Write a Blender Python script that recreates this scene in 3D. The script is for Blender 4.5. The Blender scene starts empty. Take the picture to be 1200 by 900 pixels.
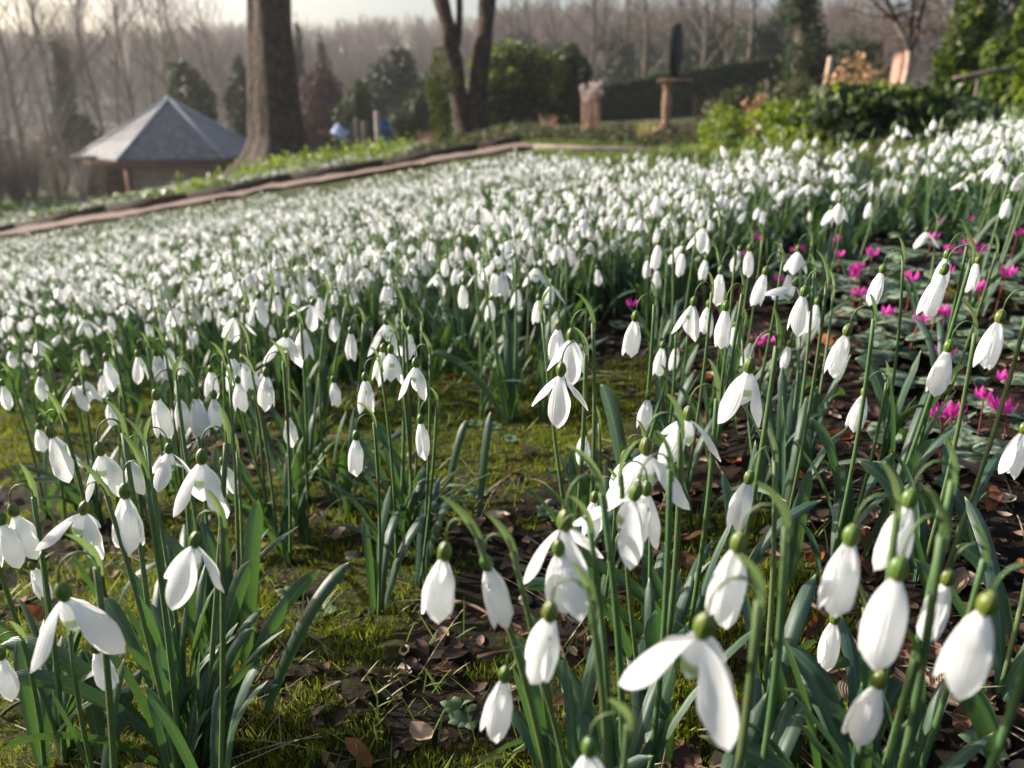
import bpy, math, random
import numpy as np
from mathutils import Vector, Matrix
random.seed(7); RNG = np.random.default_rng(7)
R = math.radians
S = bpy.context.scene
col = S.collection

# ------------------------------------------------------------------ camera, light, exposure
CAMZ = 0.33; PITCH = R(20); FPX = 873.0
cd = bpy.data.cameras.new('camera'); cam = bpy.data.objects.new('camera', cd); col.objects.link(cam)
cam.location = (0, 0, CAMZ); cam.rotation_euler = (R(90) - PITCH, 0, 0)
cd.sensor_width = 36; cd.lens = FPX / 1200 * 36; cd.clip_start = 0.02; cd.clip_end = 900
cd.dof.use_dof = True; cd.dof.focus_distance = 0.43; cd.dof.aperture_fstop = 8.2
S.camera = cam
SUN_AZ = R(-71); SUN_EL = R(22)      # azimuth from +Y, negative towards -X
w = bpy.data.worlds.new('World'); S.world = w; w.use_nodes = True
nt = w.node_tree; bg = nt.nodes['Background']; sky = nt.nodes.new('ShaderNodeTexSky')
sky.sky_type = 'NISHITA'; sky.sun_disc = False; sky.sun_elevation = SUN_EL; sky.sun_rotation = SUN_AZ
sky.dust_density = 4.5; sky.air_density = 1.0; sky.ozone_density = 1.0
nt.links.new(sky.outputs[0], bg.inputs[0]); bg.inputs[1].default_value = 0.095
sl = bpy.data.lights.new('sun', 'SUN'); sl.energy = 5.0; sl.angle = R(0.6); sl.color = (1, 0.91, 0.80)
so = bpy.data.objects.new('sun', sl); col.objects.link(so)
sd = Vector((math.sin(SUN_AZ) * math.cos(SUN_EL), math.cos(SUN_AZ) * math.cos(SUN_EL), math.sin(SUN_EL)))
so.rotation_euler = (-sd).to_track_quat('-Z', 'Y').to_euler()
S.view_settings.view_transform = 'Standard'; S.view_settings.look = 'None'
S.view_settings.exposure = 1.2; S.view_settings.gamma = 1
S.cycles.max_bounces = 6; S.cycles.transparent_max_bounces = 4; S.cycles.volume_bounces = 0
S.cycles.use_denoising = True
S.cycles.sample_clamp_indirect = 6

# ------------------------------------------------------------------ maths helpers
def sm(v, a, b):
    t = np.clip((np.asarray(v, float) - a) / (b - a), 0, 1); return t * t * (3 - 2 * t)
def vnoise(x, y, seed=0):
    x = np.asarray(x, float); y = np.asarray(y, float)
    xi = np.floor(x).astype(np.int64); yi = np.floor(y).astype(np.int64)
    fx = x - xi; fy = y - yi; fx = fx * fx * (3 - 2 * fx); fy = fy * fy * (3 - 2 * fy)
    def h(i, j):
        n = (i * 374761393 + j * 668265263 + seed * 982451653) & 0x7fffffff
        n = ((n ^ (n >> 13)) * 1274126177) & 0x7fffffff
        return ((n ^ (n >> 16)) & 0xffff) / 65535.0
    return (h(xi, yi) * (1 - fx) + h(xi + 1, yi) * fx) * (1 - fy) + (h(xi, yi + 1) * (1 - fx) + h(xi + 1, yi + 1) * fx) * fy
def g(x, y):
    """terrain height"""
    x = np.asarray(x, float); y = np.asarray(y, float)
    k = 0.25
    xc = x - k * np.logaddexp(0, np.clip((x - 1.0) / k, -60, 200))
    lim = -13 + 6.6 * sm(y, 9.2, 13.5); xc = lim + .4 * np.logaddexp(0, np.clip((xc - lim) / .4, -60, 200))
    wf = np.where(x > 0, 1 - sm(y, 4, 7.5), 1.0)
    z = 0.17 * xc * wf - 0.07 * sm(x, 0, 1.5) * sm(y, 4, 7)
    z = z - 1.0 * sm(-x, 4.5, 9) * sm(y, 13, 19)
    z = z + np.minimum(0.062 * np.maximum(0, x - 1.0), 2.2) * sm(y, 9, 24)
    z = z + (13.5 - 1.5 * sm(-x, 30, 90) - 4 * sm(x, 5, 60)) * sm(y, 45, 175) + 1.5 * vnoise(x / 18, y / 18, 3) * sm(y, 45, 90)
    z = z + 0.10 * (vnoise(x / 1.3, y / 1.3, 5) - .5) * sm(y, 2, 6) * (1 - 0.7 * sm(y, 6.3, 6.9) * (1 - sm(y, 9, 10)))
    z = z + 0.035 * (vnoise(x / .22 + 9, y / .22, 6) - .5) + 0.014 * (vnoise(x / .06, y / .06, 7) - .5)
    return z
def gz(x, y): return float(g(x, y))
CP, SP = math.cos(PITCH), math.sin(PITCH)
def ray(px, py):
    xr = (px - 600) / FPX; yr = (450 - py) / FPX
    return Vector((xr, CP + yr * SP, -SP + yr * CP))
def P(px, py, t): return Vector((0, 0, CAMZ)) + ray(px, py) * t
def hit(px, py, t0=0.15, up=0.0, tmax=60):
    d = ray(px, py); ts = np.geomspace(t0, tmax, 900)
    zz = CAMZ + d.z * ts - g(d.x * ts, d.y * ts) - up
    i = np.argmax(zz < 0) if (zz < 0).any() else len(ts) - 1
    return P(px, py, float(ts[i]))
def proj(x, y, z):
    z = z - CAMZ; dep = y * CP - z * SP; up = y * SP + z * CP
    dep = np.maximum(dep, 1e-4)
    return 600 + FPX * x / dep, 450 - FPX * up / dep, dep

# ------------------------------------------------------------------ node / material helpers
def mat(name):
    m = bpy.data.materials.new(name); m.use_nodes = True
    n = m.node_tree; b = n.nodes['Principled BSDF']; return m, n, b
def nd(n, t, **k):
    o = n.nodes.new(t)
    for a, v in k.items():
        if a in o.bl_rna.properties: setattr(o, a, v)
        else: o.inputs[a.replace('_', ' ')].default_value = v
    return o
def noise(n, scale, detail=4, rough=.6, coord='Object'):
    tc = nd(n, 'ShaderNodeTexCoord') if coord != 'Geo' else nd(n, 'ShaderNodeNewGeometry')
    t = nd(n, 'ShaderNodeTexNoise', Scale=scale, Detail=detail, Roughness=rough)
    n.links.new(tc.outputs['Position' if coord == 'Geo' else coord], t.inputs['Vector']); return t
def ramp(n, src, stops):
    r = nd(n, 'ShaderNodeValToRGB'); e = r.color_ramp.elements
    while len(e) < len(stops): e.new(.5)
    for q, (p, c) in zip(e, stops): q.position = p; q.color = (*c, 1)
    n.links.new(src, r.inputs[0]); return r
def bump(n, b, src, strength, dist):
    q = nd(n, 'ShaderNodeBump', Strength=strength, Distance=dist); n.links.new(src, q.inputs['Height']); n.links.new(q.outputs[0], b.inputs['Normal']); return q
def mixc(n, fac, a, c, mode='MIX'):
    m = nd(n, 'ShaderNodeMix', data_type='RGBA', blend_type=mode)
    for i, v in ((0, fac), (6, a), (7, c)):
        if hasattr(v, 'links'): n.links.new(v, m.inputs[i])
        else: m.inputs[i].default_value = v if i == 0 else (*v, 1)
    return m.outputs[2]
def translucent(n, b, color, fac):
    tr = nd(n, 'ShaderNodeBsdfTranslucent')
    if hasattr(color, 'links'): n.links.new(color, tr.inputs[0])
    else: tr.inputs[0].default_value = (*color, 1)
    mx = nd(n, 'ShaderNodeMixShader'); mx.inputs[0].default_value = fac
    out = n.nodes['Material Output']
    n.links.new(b.outputs[0], mx.inputs[1]); n.links.new(tr.outputs[0], mx.inputs[2]); n.links.new(mx.outputs[0], out.inputs[0])
def noisy(name, stops, scale=5, detail=5, rough=.8, bstr=.5, bdist=.01, coord='Object', spec=.3, trans=None):
    m, n, b = mat(name); t = noise(n, scale, detail, coord=coord)
    r = ramp(n, t.outputs[0], stops); n.links.new(r.outputs[0], b.inputs['Base Color'])
    b.inputs['Roughness'].default_value = rough; b.inputs['Specular IOR Level'].default_value = spec
    if bstr: bump(n, b, t.outputs[0], bstr, bdist)
    if trans: translucent(n, b, trans[0], trans[1])
    return m
def rnd_tint(name, stops, rough=.6, trans=None, spec=.3, scale=30, bstr=.3):
    """colour from a per-island random value, for leaves and blades"""
    m, n, b = mat(name); ge = nd(n, 'ShaderNodeNewGeometry')
    r = ramp(n, ge.outputs['Random Per Island'], stops); n.links.new(r.outputs[0], b.inputs['Base Color'])
    b.inputs['Roughness'].default_value = rough; b.inputs['Specular IOR Level'].default_value = spec
    if trans:
        c = mixc(n, 0.5, r.outputs[0], trans[0]); translucent(n, b, c, trans[1])
    return m

# petals: white with faint lengthwise veins, light shines through them
def petal_mat(name, green=False):
    m, n, b = mat(name)
    uv = nd(n, 'ShaderNodeUVMap'); sp = nd(n, 'ShaderNodeSeparateXYZ'); n.links.new(uv.outputs[0], sp.inputs[0])
    wv = nd(n, 'ShaderNodeMath', operation='SINE'); mu = nd(n, 'ShaderNodeMath', operation='MULTIPLY'); mu.inputs[1].default_value = 56
    n.links.new(sp.outputs[0], mu.inputs[0]); n.links.new(mu.outputs[0], wv.inputs[0])
    base = (0.82, 0.84, 0.88)
    ns = noise(n, 90, 3)
    c0 = mixc(n, ramp(n, ns.outputs[0], [(.35, (0, 0, 0)), (.75, (.6, .6, .6))]).outputs[0], base, (.70, .72, .72))
    sp2 = noise(n, 260, 2); sk = ramp(n, sp2.outputs[0], [(.74, (0, 0, 0)), (.77, (1, 1, 1))])
    c0 = mixc(n, sk.outputs[0], c0, (.35, .32, .25))
    if green:
        r = ramp(n, sp.outputs[1], [(.58, (0, 0, 0)), (.66, (1, 1, 1)), (.84, (1, 1, 1)), (.9, (0, 0, 0))])
        c0 = mixc(n, r.outputs[0], c0, (.16, .30, .04))
    n.links.new(c0, b.inputs['Base Color'])
    b.inputs['Roughness'].default_value = .55; b.inputs['Specular IOR Level'].default_value = .3
    bump(n, b, wv.outputs[0], .26, .0005)
    translucent(n, b, mixc(n, .5, c0, (.92, .93, .90)), .54)
    return m
M = {}
M['petal'] = petal_mat('white_petal'); M['inner'] = petal_mat('inner_petal', True)
def green_mat(name, c1, c2, tr, fac, rough=.42, streak=True):
    m, n, b = mat(name)
    uv = nd(n, 'ShaderNodeUVMap'); sp = nd(n, 'ShaderNodeSeparateXYZ'); n.links.new(uv.outputs[0], sp.inputs[0])
    oi = nd(n, 'ShaderNodeObjectInfo'); ns = noise(n, 25, 4)
    c = mixc(n, ns.outputs[0], c1, c2)
    if streak:
        r = ramp(n, sp.outputs[0], [(.40, (0, 0, 0)), (.47, (1, 1, 1)), (.53, (1, 1, 1)), (.60, (0, 0, 0))])
        mm = nd(n, 'ShaderNodeMath', operation='MULTIPLY'); mm.inputs[1].default_value = .35; n.links.new(r.outputs[0], mm.inputs[0])
        c = mixc(n, mm.outputs[0], c, (.16, .26, .15))
    tp_ = ramp(n, sp.outputs[1], [(.955, (0, 0, 0)), (.985, (1, 1, 1))]); c = mixc(n, tp_.outputs[0], c, (.30, .34, .16))
    bl = noise(n, 140, 2); bs = ramp(n, bl.outputs[0], [(.70, (0, 0, 0)), (.76, (.7, .7, .7))]); c = mixc(n, bs.outputs[0], c, (.10, .07, .03))
    hs = nd(n, 'ShaderNodeHueSaturation'); n.links.new(c, hs.inputs['Color'])
    mr = nd(n, 'ShaderNodeMapRange'); mr.inputs[3].default_value = .47; mr.inputs[4].default_value = .53
    n.links.new(oi.outputs['Random'], mr.inputs[0]); n.links.new(mr.outputs[0], hs.inputs['Hue'])
    n.links.new(hs.outputs[0], b.inputs['Base Color'])
    wv = nd(n, 'ShaderNodeMath', operation='SINE'); mu = nd(n, 'ShaderNodeMath', operation='MULTIPLY'); mu.inputs[1].default_value = 70
    n.links.new(sp.outputs[0], mu.inputs[0]); n.links.new(mu.outputs[0], wv.inputs[0]); bump(n, b, wv.outputs[0], .25, .0004)
    b.inputs['Roughness'].default_value = rough; b.inputs['Specular IOR Level'].default_value = .5
    translucent(n, b, tr, fac); return m
M['leaf'] = green_mat('snowdrop_leaf', (.024, .060, .045), (.044, .088, .050), (.10, .22, .03), .22)
M['stem'] = green_mat('snowdrop_stem', (.075, .135, .050), (.11, .18, .065), (.16, .28, .05), .15, .5, False)
M['ovary'] = green_mat('snowdrop_ovary', (.065, .115, .012), (.10, .155, .02), (.14, .22, .02), .12, .4, False)
M['spathe'] = green_mat('snowdrop_spathe', (.085, .15, .045), (.14, .21, .08), (.22, .32, .10), .3, .5)
M['litter'] = None

# ------------------------------------------------------------------ mesh helpers
class MB:
    """collects quads / tris with uv and material slots, builds ONE mesh object"""
    def __init__(s): s.V = []; s.F = []; s.U = []; s.K = []; s.n = 0
    def grid(s, pts, k=0, close=False, us=None):
        pts = np.asarray(pts, float); a, b = pts.shape[:2]; o = s.n
        s.V.append(pts.reshape(-1, 3)); s.n += a * b
        i, j = np.meshgrid(np.arange(a - 1), np.arange(b if close else b - 1), indexing='ij'); i = i.ravel(); j = j.ravel(); j2 = (j + 1) % b
        s.F.append(np.stack([o + i * b + j, o + i * b + j2, o + (i + 1) * b + j2, o + (i + 1) * b + j], 1))
        bb = b if close else b - 1
        uv = np.stack([np.stack([j / bb, i / (a - 1)], 1), np.stack([(j + 1) / bb, i / (a - 1)], 1), np.stack([(j + 1) / bb, (i + 1) / (a - 1)], 1), np.stack([j / bb, (i + 1) / (a - 1)], 1)], 1)
        s.U.append(uv); s.K.append(np.full(len(i), k)); return s
    def quads(s, V, k=0):
        """V: n x 4 x 3 loose quads"""
        V = np.asarray(V, float); n = len(V)
        s.V.append(V.reshape(-1, 3)); s.F.append(s.n + np.arange(4 * n).reshape(n, 4)); s.n += 4 * n
        s.U.append(np.tile(np.array([[0, 0], [1, 0], [1, 1], [0, 1]], float), (n, 1, 1))); s.K.append(np.full(n, k)); return s
    def tube(s, pts, rad, seg=6, k=0, cap=True):
        pts = [Vector(p) for p in pts]; n = len(pts); rad = rad if hasattr(rad, '__len__') else [rad] * n
        if cap: pts = [pts[0]] + pts + [pts[-1]]; rad = [rad[0] * .02] + list(rad) + [rad[-1] * .02]; n += 2
        out = []; up = None
        for i in range(n):
            t = (pts[min(i + 1, n - 1)] - pts[max(i - 1, 0)])
            t = t.normalized() if t.length > 1e-9 else Vector((0, 0, 1))
            if up is None: up = t.orthogonal().normalized()
            up = (up - t * up.dot(t)); up = up.normalized() if up.length > 1e-6 else t.orthogonal().normalized()
            bb = t.cross(up)
            out.append([pts[i] + (up * math.cos(a) + bb * math.sin(a)) * rad[i] for a in (2 * math.pi * q / seg for q in range(seg))])
        return s.grid(np.array([[tuple(v) for v in r_] for r_ in out]), k, True)
    def box(s, c, d, rz=0, k=0, bev=0.0, rx=0, ry=0):
        hx, hy, hz = [q / 2 for q in d]; b = bev
        prof = [(-hz, b), (-hz + b, 0), (hz - b, 0), (hz, b)] if b else [(-hz, 0), (hz, 0)]
        rings = []
        for z, i in prof:
            X, Y = hx - i, hy - i; rings.append([(-X, -Y, z), (X, -Y, z), (X, Y, z), (-X, Y, z)])
        m = Matrix.Rotation(rz, 3, 'Z') @ Matrix.Rotation(ry, 3, 'Y') @ Matrix.Rotation(rx, 3, 'X'); m = np.array(m)
        rr = np.array(rings) @ m.T + np.array(c)
        s.grid(rr, k, True); s.quads([rr[0][::-1], rr[-1]], k); return s
    def arrays(s):
        return np.concatenate(s.V), np.concatenate(s.F), np.concatenate(s.U), np.concatenate(s.K)
    def mesh(s, name, mats, smooth=True):
        V, F, U, K = s.arrays(); me = bpy.data.meshes.new(name)
        nf = len(F); me.vertices.add(len(V)); me.vertices.foreach_set('co', V.astype(np.float32).ravel())
        me.loops.add(nf * 4); me.loops.foreach_set('vertex_index', F.astype(np.int32).ravel())
        me.polygons.add(nf); me.polygons.foreach_set('loop_start', np.arange(0, nf * 4, 4, dtype=np.int32))
        me.polygons.foreach_set('loop_total', np.full(nf, 4, np.int32)); me.polygons.foreach_set('material_index', K.astype(np.int32))
        if smooth: me.polygons.foreach_set('use_smooth', np.ones(nf, bool))
        uvl = me.uv_layers.new(name='UVMap'); uvl.data.foreach_set('uv', U.astype(np.float32).ravel())
        for m in (mats if isinstance(mats, (list, tuple)) else [mats]): me.materials.append(m)
        me.update(); me.validate(); return me
    def build(s, name, mats, parent=None, smooth=True):
        o = bpy.data.objects.new(name, s.mesh(name, mats, smooth)); col.objects.link(o)
        if parent: o.parent = parent
        return o
def tag(o, label=None, cat=None, group=None, kind=None):
    for k_, v in (('label', label), ('category', cat), ('group', group), ('kind', kind)):
        if v: o[k_] = v
    return o
def empty(name, loc, label=None, cat=None, group=None, rz=0):
    o = bpy.data.objects.new(name, None); col.objects.link(o); o.location = loc; o.rotation_euler.z = rz
    o.empty_display_size = .02
    return tag(o, label, cat, group)
def kids(o, idx={}):
    return list(o.children)
def copy_tree(o, parent=None):
    c = o.copy(); col.objects.link(c); c.parent = parent
    for ch in kids(o): copy_tree(ch, c)
    return c

# ------------------------------------------------------------------ ground (one sheet to the horizon)
def mossmask(x, y):
    v = .5 * vnoise(x / .16 + 4, y / .20, 31) + .3 * vnoise(x / .05, y / .05, 32) + .2 * vnoise(x / .017, y / .017, 33)
    return sm(v + .115 - .34 * sm(x, .02, .30) + .07 * np.exp(-((x - .0) ** 2) / .02), .45, .60)
def build_ground():
    na, nr = 300, 420
    ang = np.linspace(R(-72), R(72), na); rr = np.concatenate([np.geomspace(.9, 3.2, 260), np.geomspace(3.25, 420, nr - 260)])
    A, Q = np.meshgrid(ang, rr); X = Q * np.sin(A); Y = Q * np.cos(A) - 0.85
    Z = g(X, Y)
    fine = 1 - sm(Y, 1.2, 2.5)
    Z = Z + fine * (.008 * (vnoise(X / .021 + Y / .05, Y / .021 - X / .06, 11) - .5) + .007 * (vnoise(X / .009 - Y / .02, Y / .009 + X / .02, 12) - .5))
    b = MB().grid(np.stack([X, Y, Z], -1)[::-1]); o = b.build('ground', M['ground']); tag(o, kind='structure')
    at = o.data.attributes.new('moss', 'FLOAT', 'POINT'); at.data.foreach_set('value', mossmask(X, Y)[::-1].ravel().astype(np.float32))
m, n, b = mat('soil_and_moss')
gp = nd(n, 'ShaderNodeNewGeometry')
def gn(scale, det=5, ro=.65):
    t = nd(n, 'ShaderNodeTexNoise', Scale=scale, Detail=det, Roughness=ro); n.links.new(gp.outputs['Position'], t.inputs['Vector']); return t
soil = ramp(n, gn(70, 8, .75).outputs[0], [(.3, (.006, .005, .004)), (.5, (.018, .013, .009)), (.62, (.036, .026, .018)), (.74, (.075, .056, .040))])
mossc = ramp(n, gn(120, 6, .7).outputs[0], [(.35, (.010, .014, .004)), (.52, (.035, .045, .008)), (.68, (.12, .14, .018))])
mask = ramp(n, gn(7, 5, .6).outputs[0], [(.46, (0, 0, 0)), (.56, (1, 1, 1))])
sx = nd(n, 'ShaderNodeSeparateXYZ'); n.links.new(gp.outputs['Position'], sx.inputs[0])
atn = nd(n, 'ShaderNodeAttribute'); atn.attribute_name = 'moss'; mm = nd(n, 'ShaderNodeMath', operation='MULTIPLY'); mm.inputs[1].default_value = 1.0; n.links.new(atn.outputs['Fac'], mm.inputs[0])
near = mixc(n, mm.outputs[0], soil.outputs[0], mossc.outputs[0])
far = ramp(n, gn(1.4, 6, .7).outputs[0], [(.35, (.030, .022, .016)), (.5, (.045, .060, .02)), (.62, (.09, .105, .03))]).outputs[0]
fm = nd(n, 'ShaderNodeMapRange'); fm.inputs[1].default_value = 5; fm.inputs[2].default_value = 9; n.links.new(sx.outputs[1], fm.inputs[0])
hillc = ramp(n, gn(.12, 6, .7).outputs[0], [(.35, (.04, .03, .025)), (.6, (.09, .07, .055))]).outputs[0]
hm = nd(n, 'ShaderNodeMapRange'); hm.inputs[1].default_value = 40; hm.inputs[2].default_value = 60; n.links.new(sx.outputs[1], hm.inputs[0])
n.links.new(mixc(n, hm.outputs[0], mixc(n, fm.outputs[0], near, far), hillc), b.inputs['Base Color'])
b.inputs['Roughness'].default_value = .9; b.inputs['Specular IOR Level'].default_value = .15
bump(n, b, gn(160, 8, .75).outputs[0], .9, .008)
M['ground'] = m
build_ground()

# path behind the drift, and its dark edging
M['path'] = noisy('gravel_path', [(.3, (.10, .07, .06)), (.5, (.17, .12, .10)), (.7, (.28, .21, .17))], 40, 8, .95, .8, .01, 'Geo')
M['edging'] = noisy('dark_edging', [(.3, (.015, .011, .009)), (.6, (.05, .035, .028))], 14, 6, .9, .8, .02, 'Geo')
def strip(name, y0, y1, x0, x1, dz, m, nx=260, ny=6, wob=0.0, thick=0.0):
    X = np.linspace(x0, x1, nx)[None, :].repeat(ny, 0); T = np.linspace(0, 1, ny)[:, None]
    Y = np.asarray(y0(X) * (1 - T) + y1(X) * T); Z = g(X, Y) + dz + wob * vnoise(X * 3, Y * 3, 9)
    b_ = MB()
    if thick: Yc = Y.copy(); Z[0] -= thick; Z[-1] -= thick; Y[0] = Y[1] - .004; Y[-1] = Y[-2] + .004
    return b_.grid(np.stack([X, Y, Z], -1)).build(name, m)
yn = lambda x: 7.45 + .10 * np.sin(x * 1.1) + .004 * x * x
yf = lambda x: 8.45 + .10 * np.sin(x * .9 + 1) + .012 * np.where(x < 0, x * x, 0)
tag(strip('path', yn, yf, -14, 9, .025, M['path'], wob=.02), kind='structure')
def edging(name, f0, wd, x0, x1, hgt, lab, m=None):
    bb = MB(); x = x0
    while x < x1:
        x2 = min(x + random.uniform(1.0, 1.5), x1); pts = []
        ya, yb = float(f0(x)), float(f0(x2)); za, zb = gz(x, ya), gz(x2, yb)
        c = ((x + x2) / 2, (ya + yb) / 2, (za + zb) / 2 + hgt * .38)
        bb.box(c, (math.hypot(x2 - x, yb - ya) * .985, wd, hgt), math.atan2(yb - ya, x2 - x), 0, .012, ry=-math.atan2(zb - za, x2 - x)); x = x2
    tag(bb.build(name, m or M['edging'], smooth=False), lab, 'edging')
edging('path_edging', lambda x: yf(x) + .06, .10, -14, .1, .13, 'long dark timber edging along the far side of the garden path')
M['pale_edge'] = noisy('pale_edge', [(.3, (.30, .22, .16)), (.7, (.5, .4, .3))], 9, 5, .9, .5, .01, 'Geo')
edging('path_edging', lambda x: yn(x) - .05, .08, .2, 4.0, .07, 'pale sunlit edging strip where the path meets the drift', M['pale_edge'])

# ------------------------------------------------------------------ snowdrop shapes
def petal_pts(L, W, th0, th1, rc, nL, nW, r0=.0, tipcurl=0.):
    t = np.linspace(0, 1, nL); th = R(th0) + (R(th1) - R(th0)) * t + tipcurl * t ** 4
    dt = L / (nL - 1); r = r0 + np.concatenate([[0], np.cumsum(np.sin((th[1:] + th[:-1]) / 2) * dt)]); a = np.concatenate([[0], np.cumsum(np.cos((th[1:] + th[:-1]) / 2) * dt)])
    wd = W / 2 * np.maximum(np.sin(math.pi * t ** 1.3) ** .7, .17 * (1 - t) + .02)
    s = np.linspace(-1, 1, nW)
    an = (wd[:, None] * s[None]) / rc
    an = np.clip(an, -1.5, 1.5)
    lat = rc * np.sin(an); inn = rc * (1 - np.cos(an))
    # inward normal of the centre line (towards the axis)
    nr, na_ = -np.cos(th)[:, None], np.sin(th)[:, None]
    return np.stack([r[:, None] + inn * nr, lat, a[:, None] + inn * na_], -1)    # (radial, lateral, axial)
def frame(axis):
    a = Vector(axis).normalized(); u = a.orthogonal() if abs(a.x) > .9 else (Vector((1, 0, 0)) - a * a.x)
    u.normalize(); v = a.cross(u); return np.array([u, v, a])
def place(pts, phi, fr, org):
    r, l, a = pts[..., 0], pts[..., 1], pts[..., 2]
    c, s = math.cos(phi), math.sin(phi)
    return (r * c - l * s)[..., None] * fr[0] + (r * s + l * c)[..., None] * fr[1] + a[..., None] * fr[2] + np.array(org)
def flower_geo(org, axis, L, opn, phi, res=(9, 7), jit=True):
    """returns dict of MBs: petals list, inner, ovary"""
    fr = frame(axis); out = {'petals': []}; rn = random.uniform
    for q in range(3):
        j = (rn(-1, 1) if jit else 0)
        if opn < 6:
            pts = petal_pts(L * (1 + .03 * j), L * .53, 27 + 3 * j + opn, -15 + 4 * j + opn * .5, L * (.195 + .012 * q), *res, r0=L * .05)
        else:
            o = opn + 7 * j
            pts = petal_pts(L * (1 + .03 * j), L * .47, o + 17, o - 16 + 6 * j, L * .29, *res, r0=L * .04)
        ph = phi + q * 2 * math.pi / 3 + .12 * j
        pl = place(pts, ph, fr, org)
        if res[0] > 6:
            pl = pl + (vnoise(pts[..., 0] * 180 + q * 7, pts[..., 2] * 180 + phi * 9, 4)[..., None] - .5) * L * .03
        out['petals'].append(MB().grid(pl))
    inner = MB()
    for q in range(3):
        io_ = 1. if opn >= 8 else .62
        pts = petal_pts(L * .46 * (1 if opn >= 8 else .8), L * .34 * io_, 16 if opn >= 8 else 2, 2 if opn >= 8 else -4, L * .16 * io_, max(4, res[0] // 2 + 1), 5, r0=L * .05)
        inner.grid(place(pts, phi + math.pi / 3 + q * 2 * math.pi / 3, fr, org))
    out['inner'] = inner
    # ovary: an egg-shaped receptacle above the petals
    n1 = 9 if res[0] > 6 else 4; sg = 10 if res[0] > 6 else 5
    t = np.linspace(0, 1, n1); rad = L * .100 * np.sin(math.pi * np.clip(t * .93 + .05, 0, 1)) ** .55
    th = np.linspace(0, 2 * math.pi, sg, endpoint=False)
    oh = L * .30
    pts = np.stack([rad[:, None] * np.cos(th), rad[:, None] * np.sin(th), (-t[:, None] * oh + L * .03) + 0 * th], -1)
    out['ovary'] = MB().grid(pts[..., :1] * fr[0] + pts[..., 1:2] * fr[1] + pts[..., 2:] * fr[2] + np.array(org), 0, True)
    out['top'] = Vector(org) - Vector(fr[2]) * (oh - L * .02)
    return out
def bez(a, b_, c, n, d=None):
    t = np.linspace(0, 1, n)[:, None]; a, b_, c = map(np.array, (a, b_, c))
    if d is None: return (1 - t) ** 2 * a + 2 * t * (1 - t) * b_ + t * t * c
    d = np.array(d); return (1 - t) ** 3 * a + 3 * t * (1 - t) ** 2 * b_ + 3 * t * t * (1 - t) * c + t ** 3 * d
def blade(path, W, side=None, nW=5, fold=.35, tip=.16, k=0, base=.55, twist=0.):
    path = np.asarray(path); n = len(path); T = np.gradient(path, axis=0); T /= np.linalg.norm(T, axis=1)[:, None] + 1e-9
    if side is None: side = np.cross(T[n // 2], [0, 0, 1]); side = side / (np.linalg.norm(side) + 1e-9) if np.linalg.norm(side) > .1 else np.array([1., 0, 0])
    side = np.array(side, float); B = side[None] - T * (T @ side)[:, None]; B /= np.linalg.norm(B, axis=1)[:, None] + 1e-9
    N = np.cross(B, T)
    if twist:
        tw = twist * np.linspace(0, 1, n)[:, None]; B, N = B * np.cos(tw) + N * np.sin(tw), N * np.cos(tw) - B * np.sin(tw)
    t = np.linspace(0, 1, n); wd = W / 2 * np.minimum(base + (1 - base) * sm(t, 0, .45), np.sqrt(np.clip((1 - t) / tip, 0, 1)) + .02)
    s = np.linspace(-1, 1, nW)
    pts = path[:, None] + B[:, None] * (wd[:, None] * s)[..., None] + N[:, None] * (wd[:, None] * (s ** 2) * fold)[..., None]
    return pts
def scape(root, top, n=12, bow=.0):
    """stem path from root up to the spathe and along the pedicel to the ovary top"""
def rndsign(): return random.choice((-1, 1))

def stem_path(F, base, side, Ls, curl=1.0):
    """scape: base -> head; pedicel: head -> ovary top F; side = +-1 where the scape stands"""
    F = np.array(F); base = np.array(base)
    up = .014 * Ls / .024; off = .011 * Ls / .024
    ax = np.array([side * .9, random.uniform(-.4, .4), 0.]) ; ax /= np.linalg.norm(ax)
    head = F + ax * off + np.array([0, 0, up * .2])
    d = head - base; mid = base + d * .55 + np.array([-d[0] * .10, -d[1] * .10, .0]) + ax * .006
    main = bez(base, mid, head, 12)
    tdir = main[-1] - main[-2]; tdir /= np.linalg.norm(tdir)
    ped = bez(head, head + tdir * up * .8, F + np.array([0, 0, up * .8]), 8, F)
    return main, ped, head, tdir, ax
def make_snowdrop(name, F, base, axis, L, opn, phi, side, leaves, label, group, res=(9, 7), full=True):
    """F = joint (petal top) in world space, base = root point on the ground"""
    root = empty(name, base, label, 'snowdrop', group)
    B = np.array(base); F0 = Vector(F) - Vector(base)
    fl = flower_geo(F0, axis, L, opn, phi, res)
    main, ped, head, tdir, ax = stem_path(fl['top'], (0, 0, -.012), side, L)
    sr = L * .050
    sg = 7 if full else 5
    st = MB().tube(main, np.linspace(sr * 1.15, sr * .85, len(main)), sg)
    st.build('stem', M['stem'], root)
    MB().tube(ped, np.linspace(sr * .38, sr * .30, len(ped)), 5).build('flower_stalk', M['stem'], root)
    # spathe: folded, papery-edged bract
    sl_ = L * random.uniform(.75, 1.05)
    tip = head + tdir * sl_ * .80 - ax * sl_ * random.uniform(.15, .45)
    sp = blade(bez(head - tdir * sl_ * .22, head + tdir * sl_ * .45, tip, 9), L * .13, side=np.cross(tdir, ax) + ax * .35, nW=5, fold=1.1, tip=.55, base=.75)
    MB().grid(sp).build('spathe', M['spathe'], root)
    ov = fl['ovary'].build('ovary', M['ovary'], root)
    for p in fl['petals']: p.build('outer_petal', M['petal'], ov)
    fl['inner'].build('inner_petals', M['inner'], ov)
    for lf in leaves: MB().grid(lf).build('leaf', M['leaf'], root)
    return root
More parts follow.
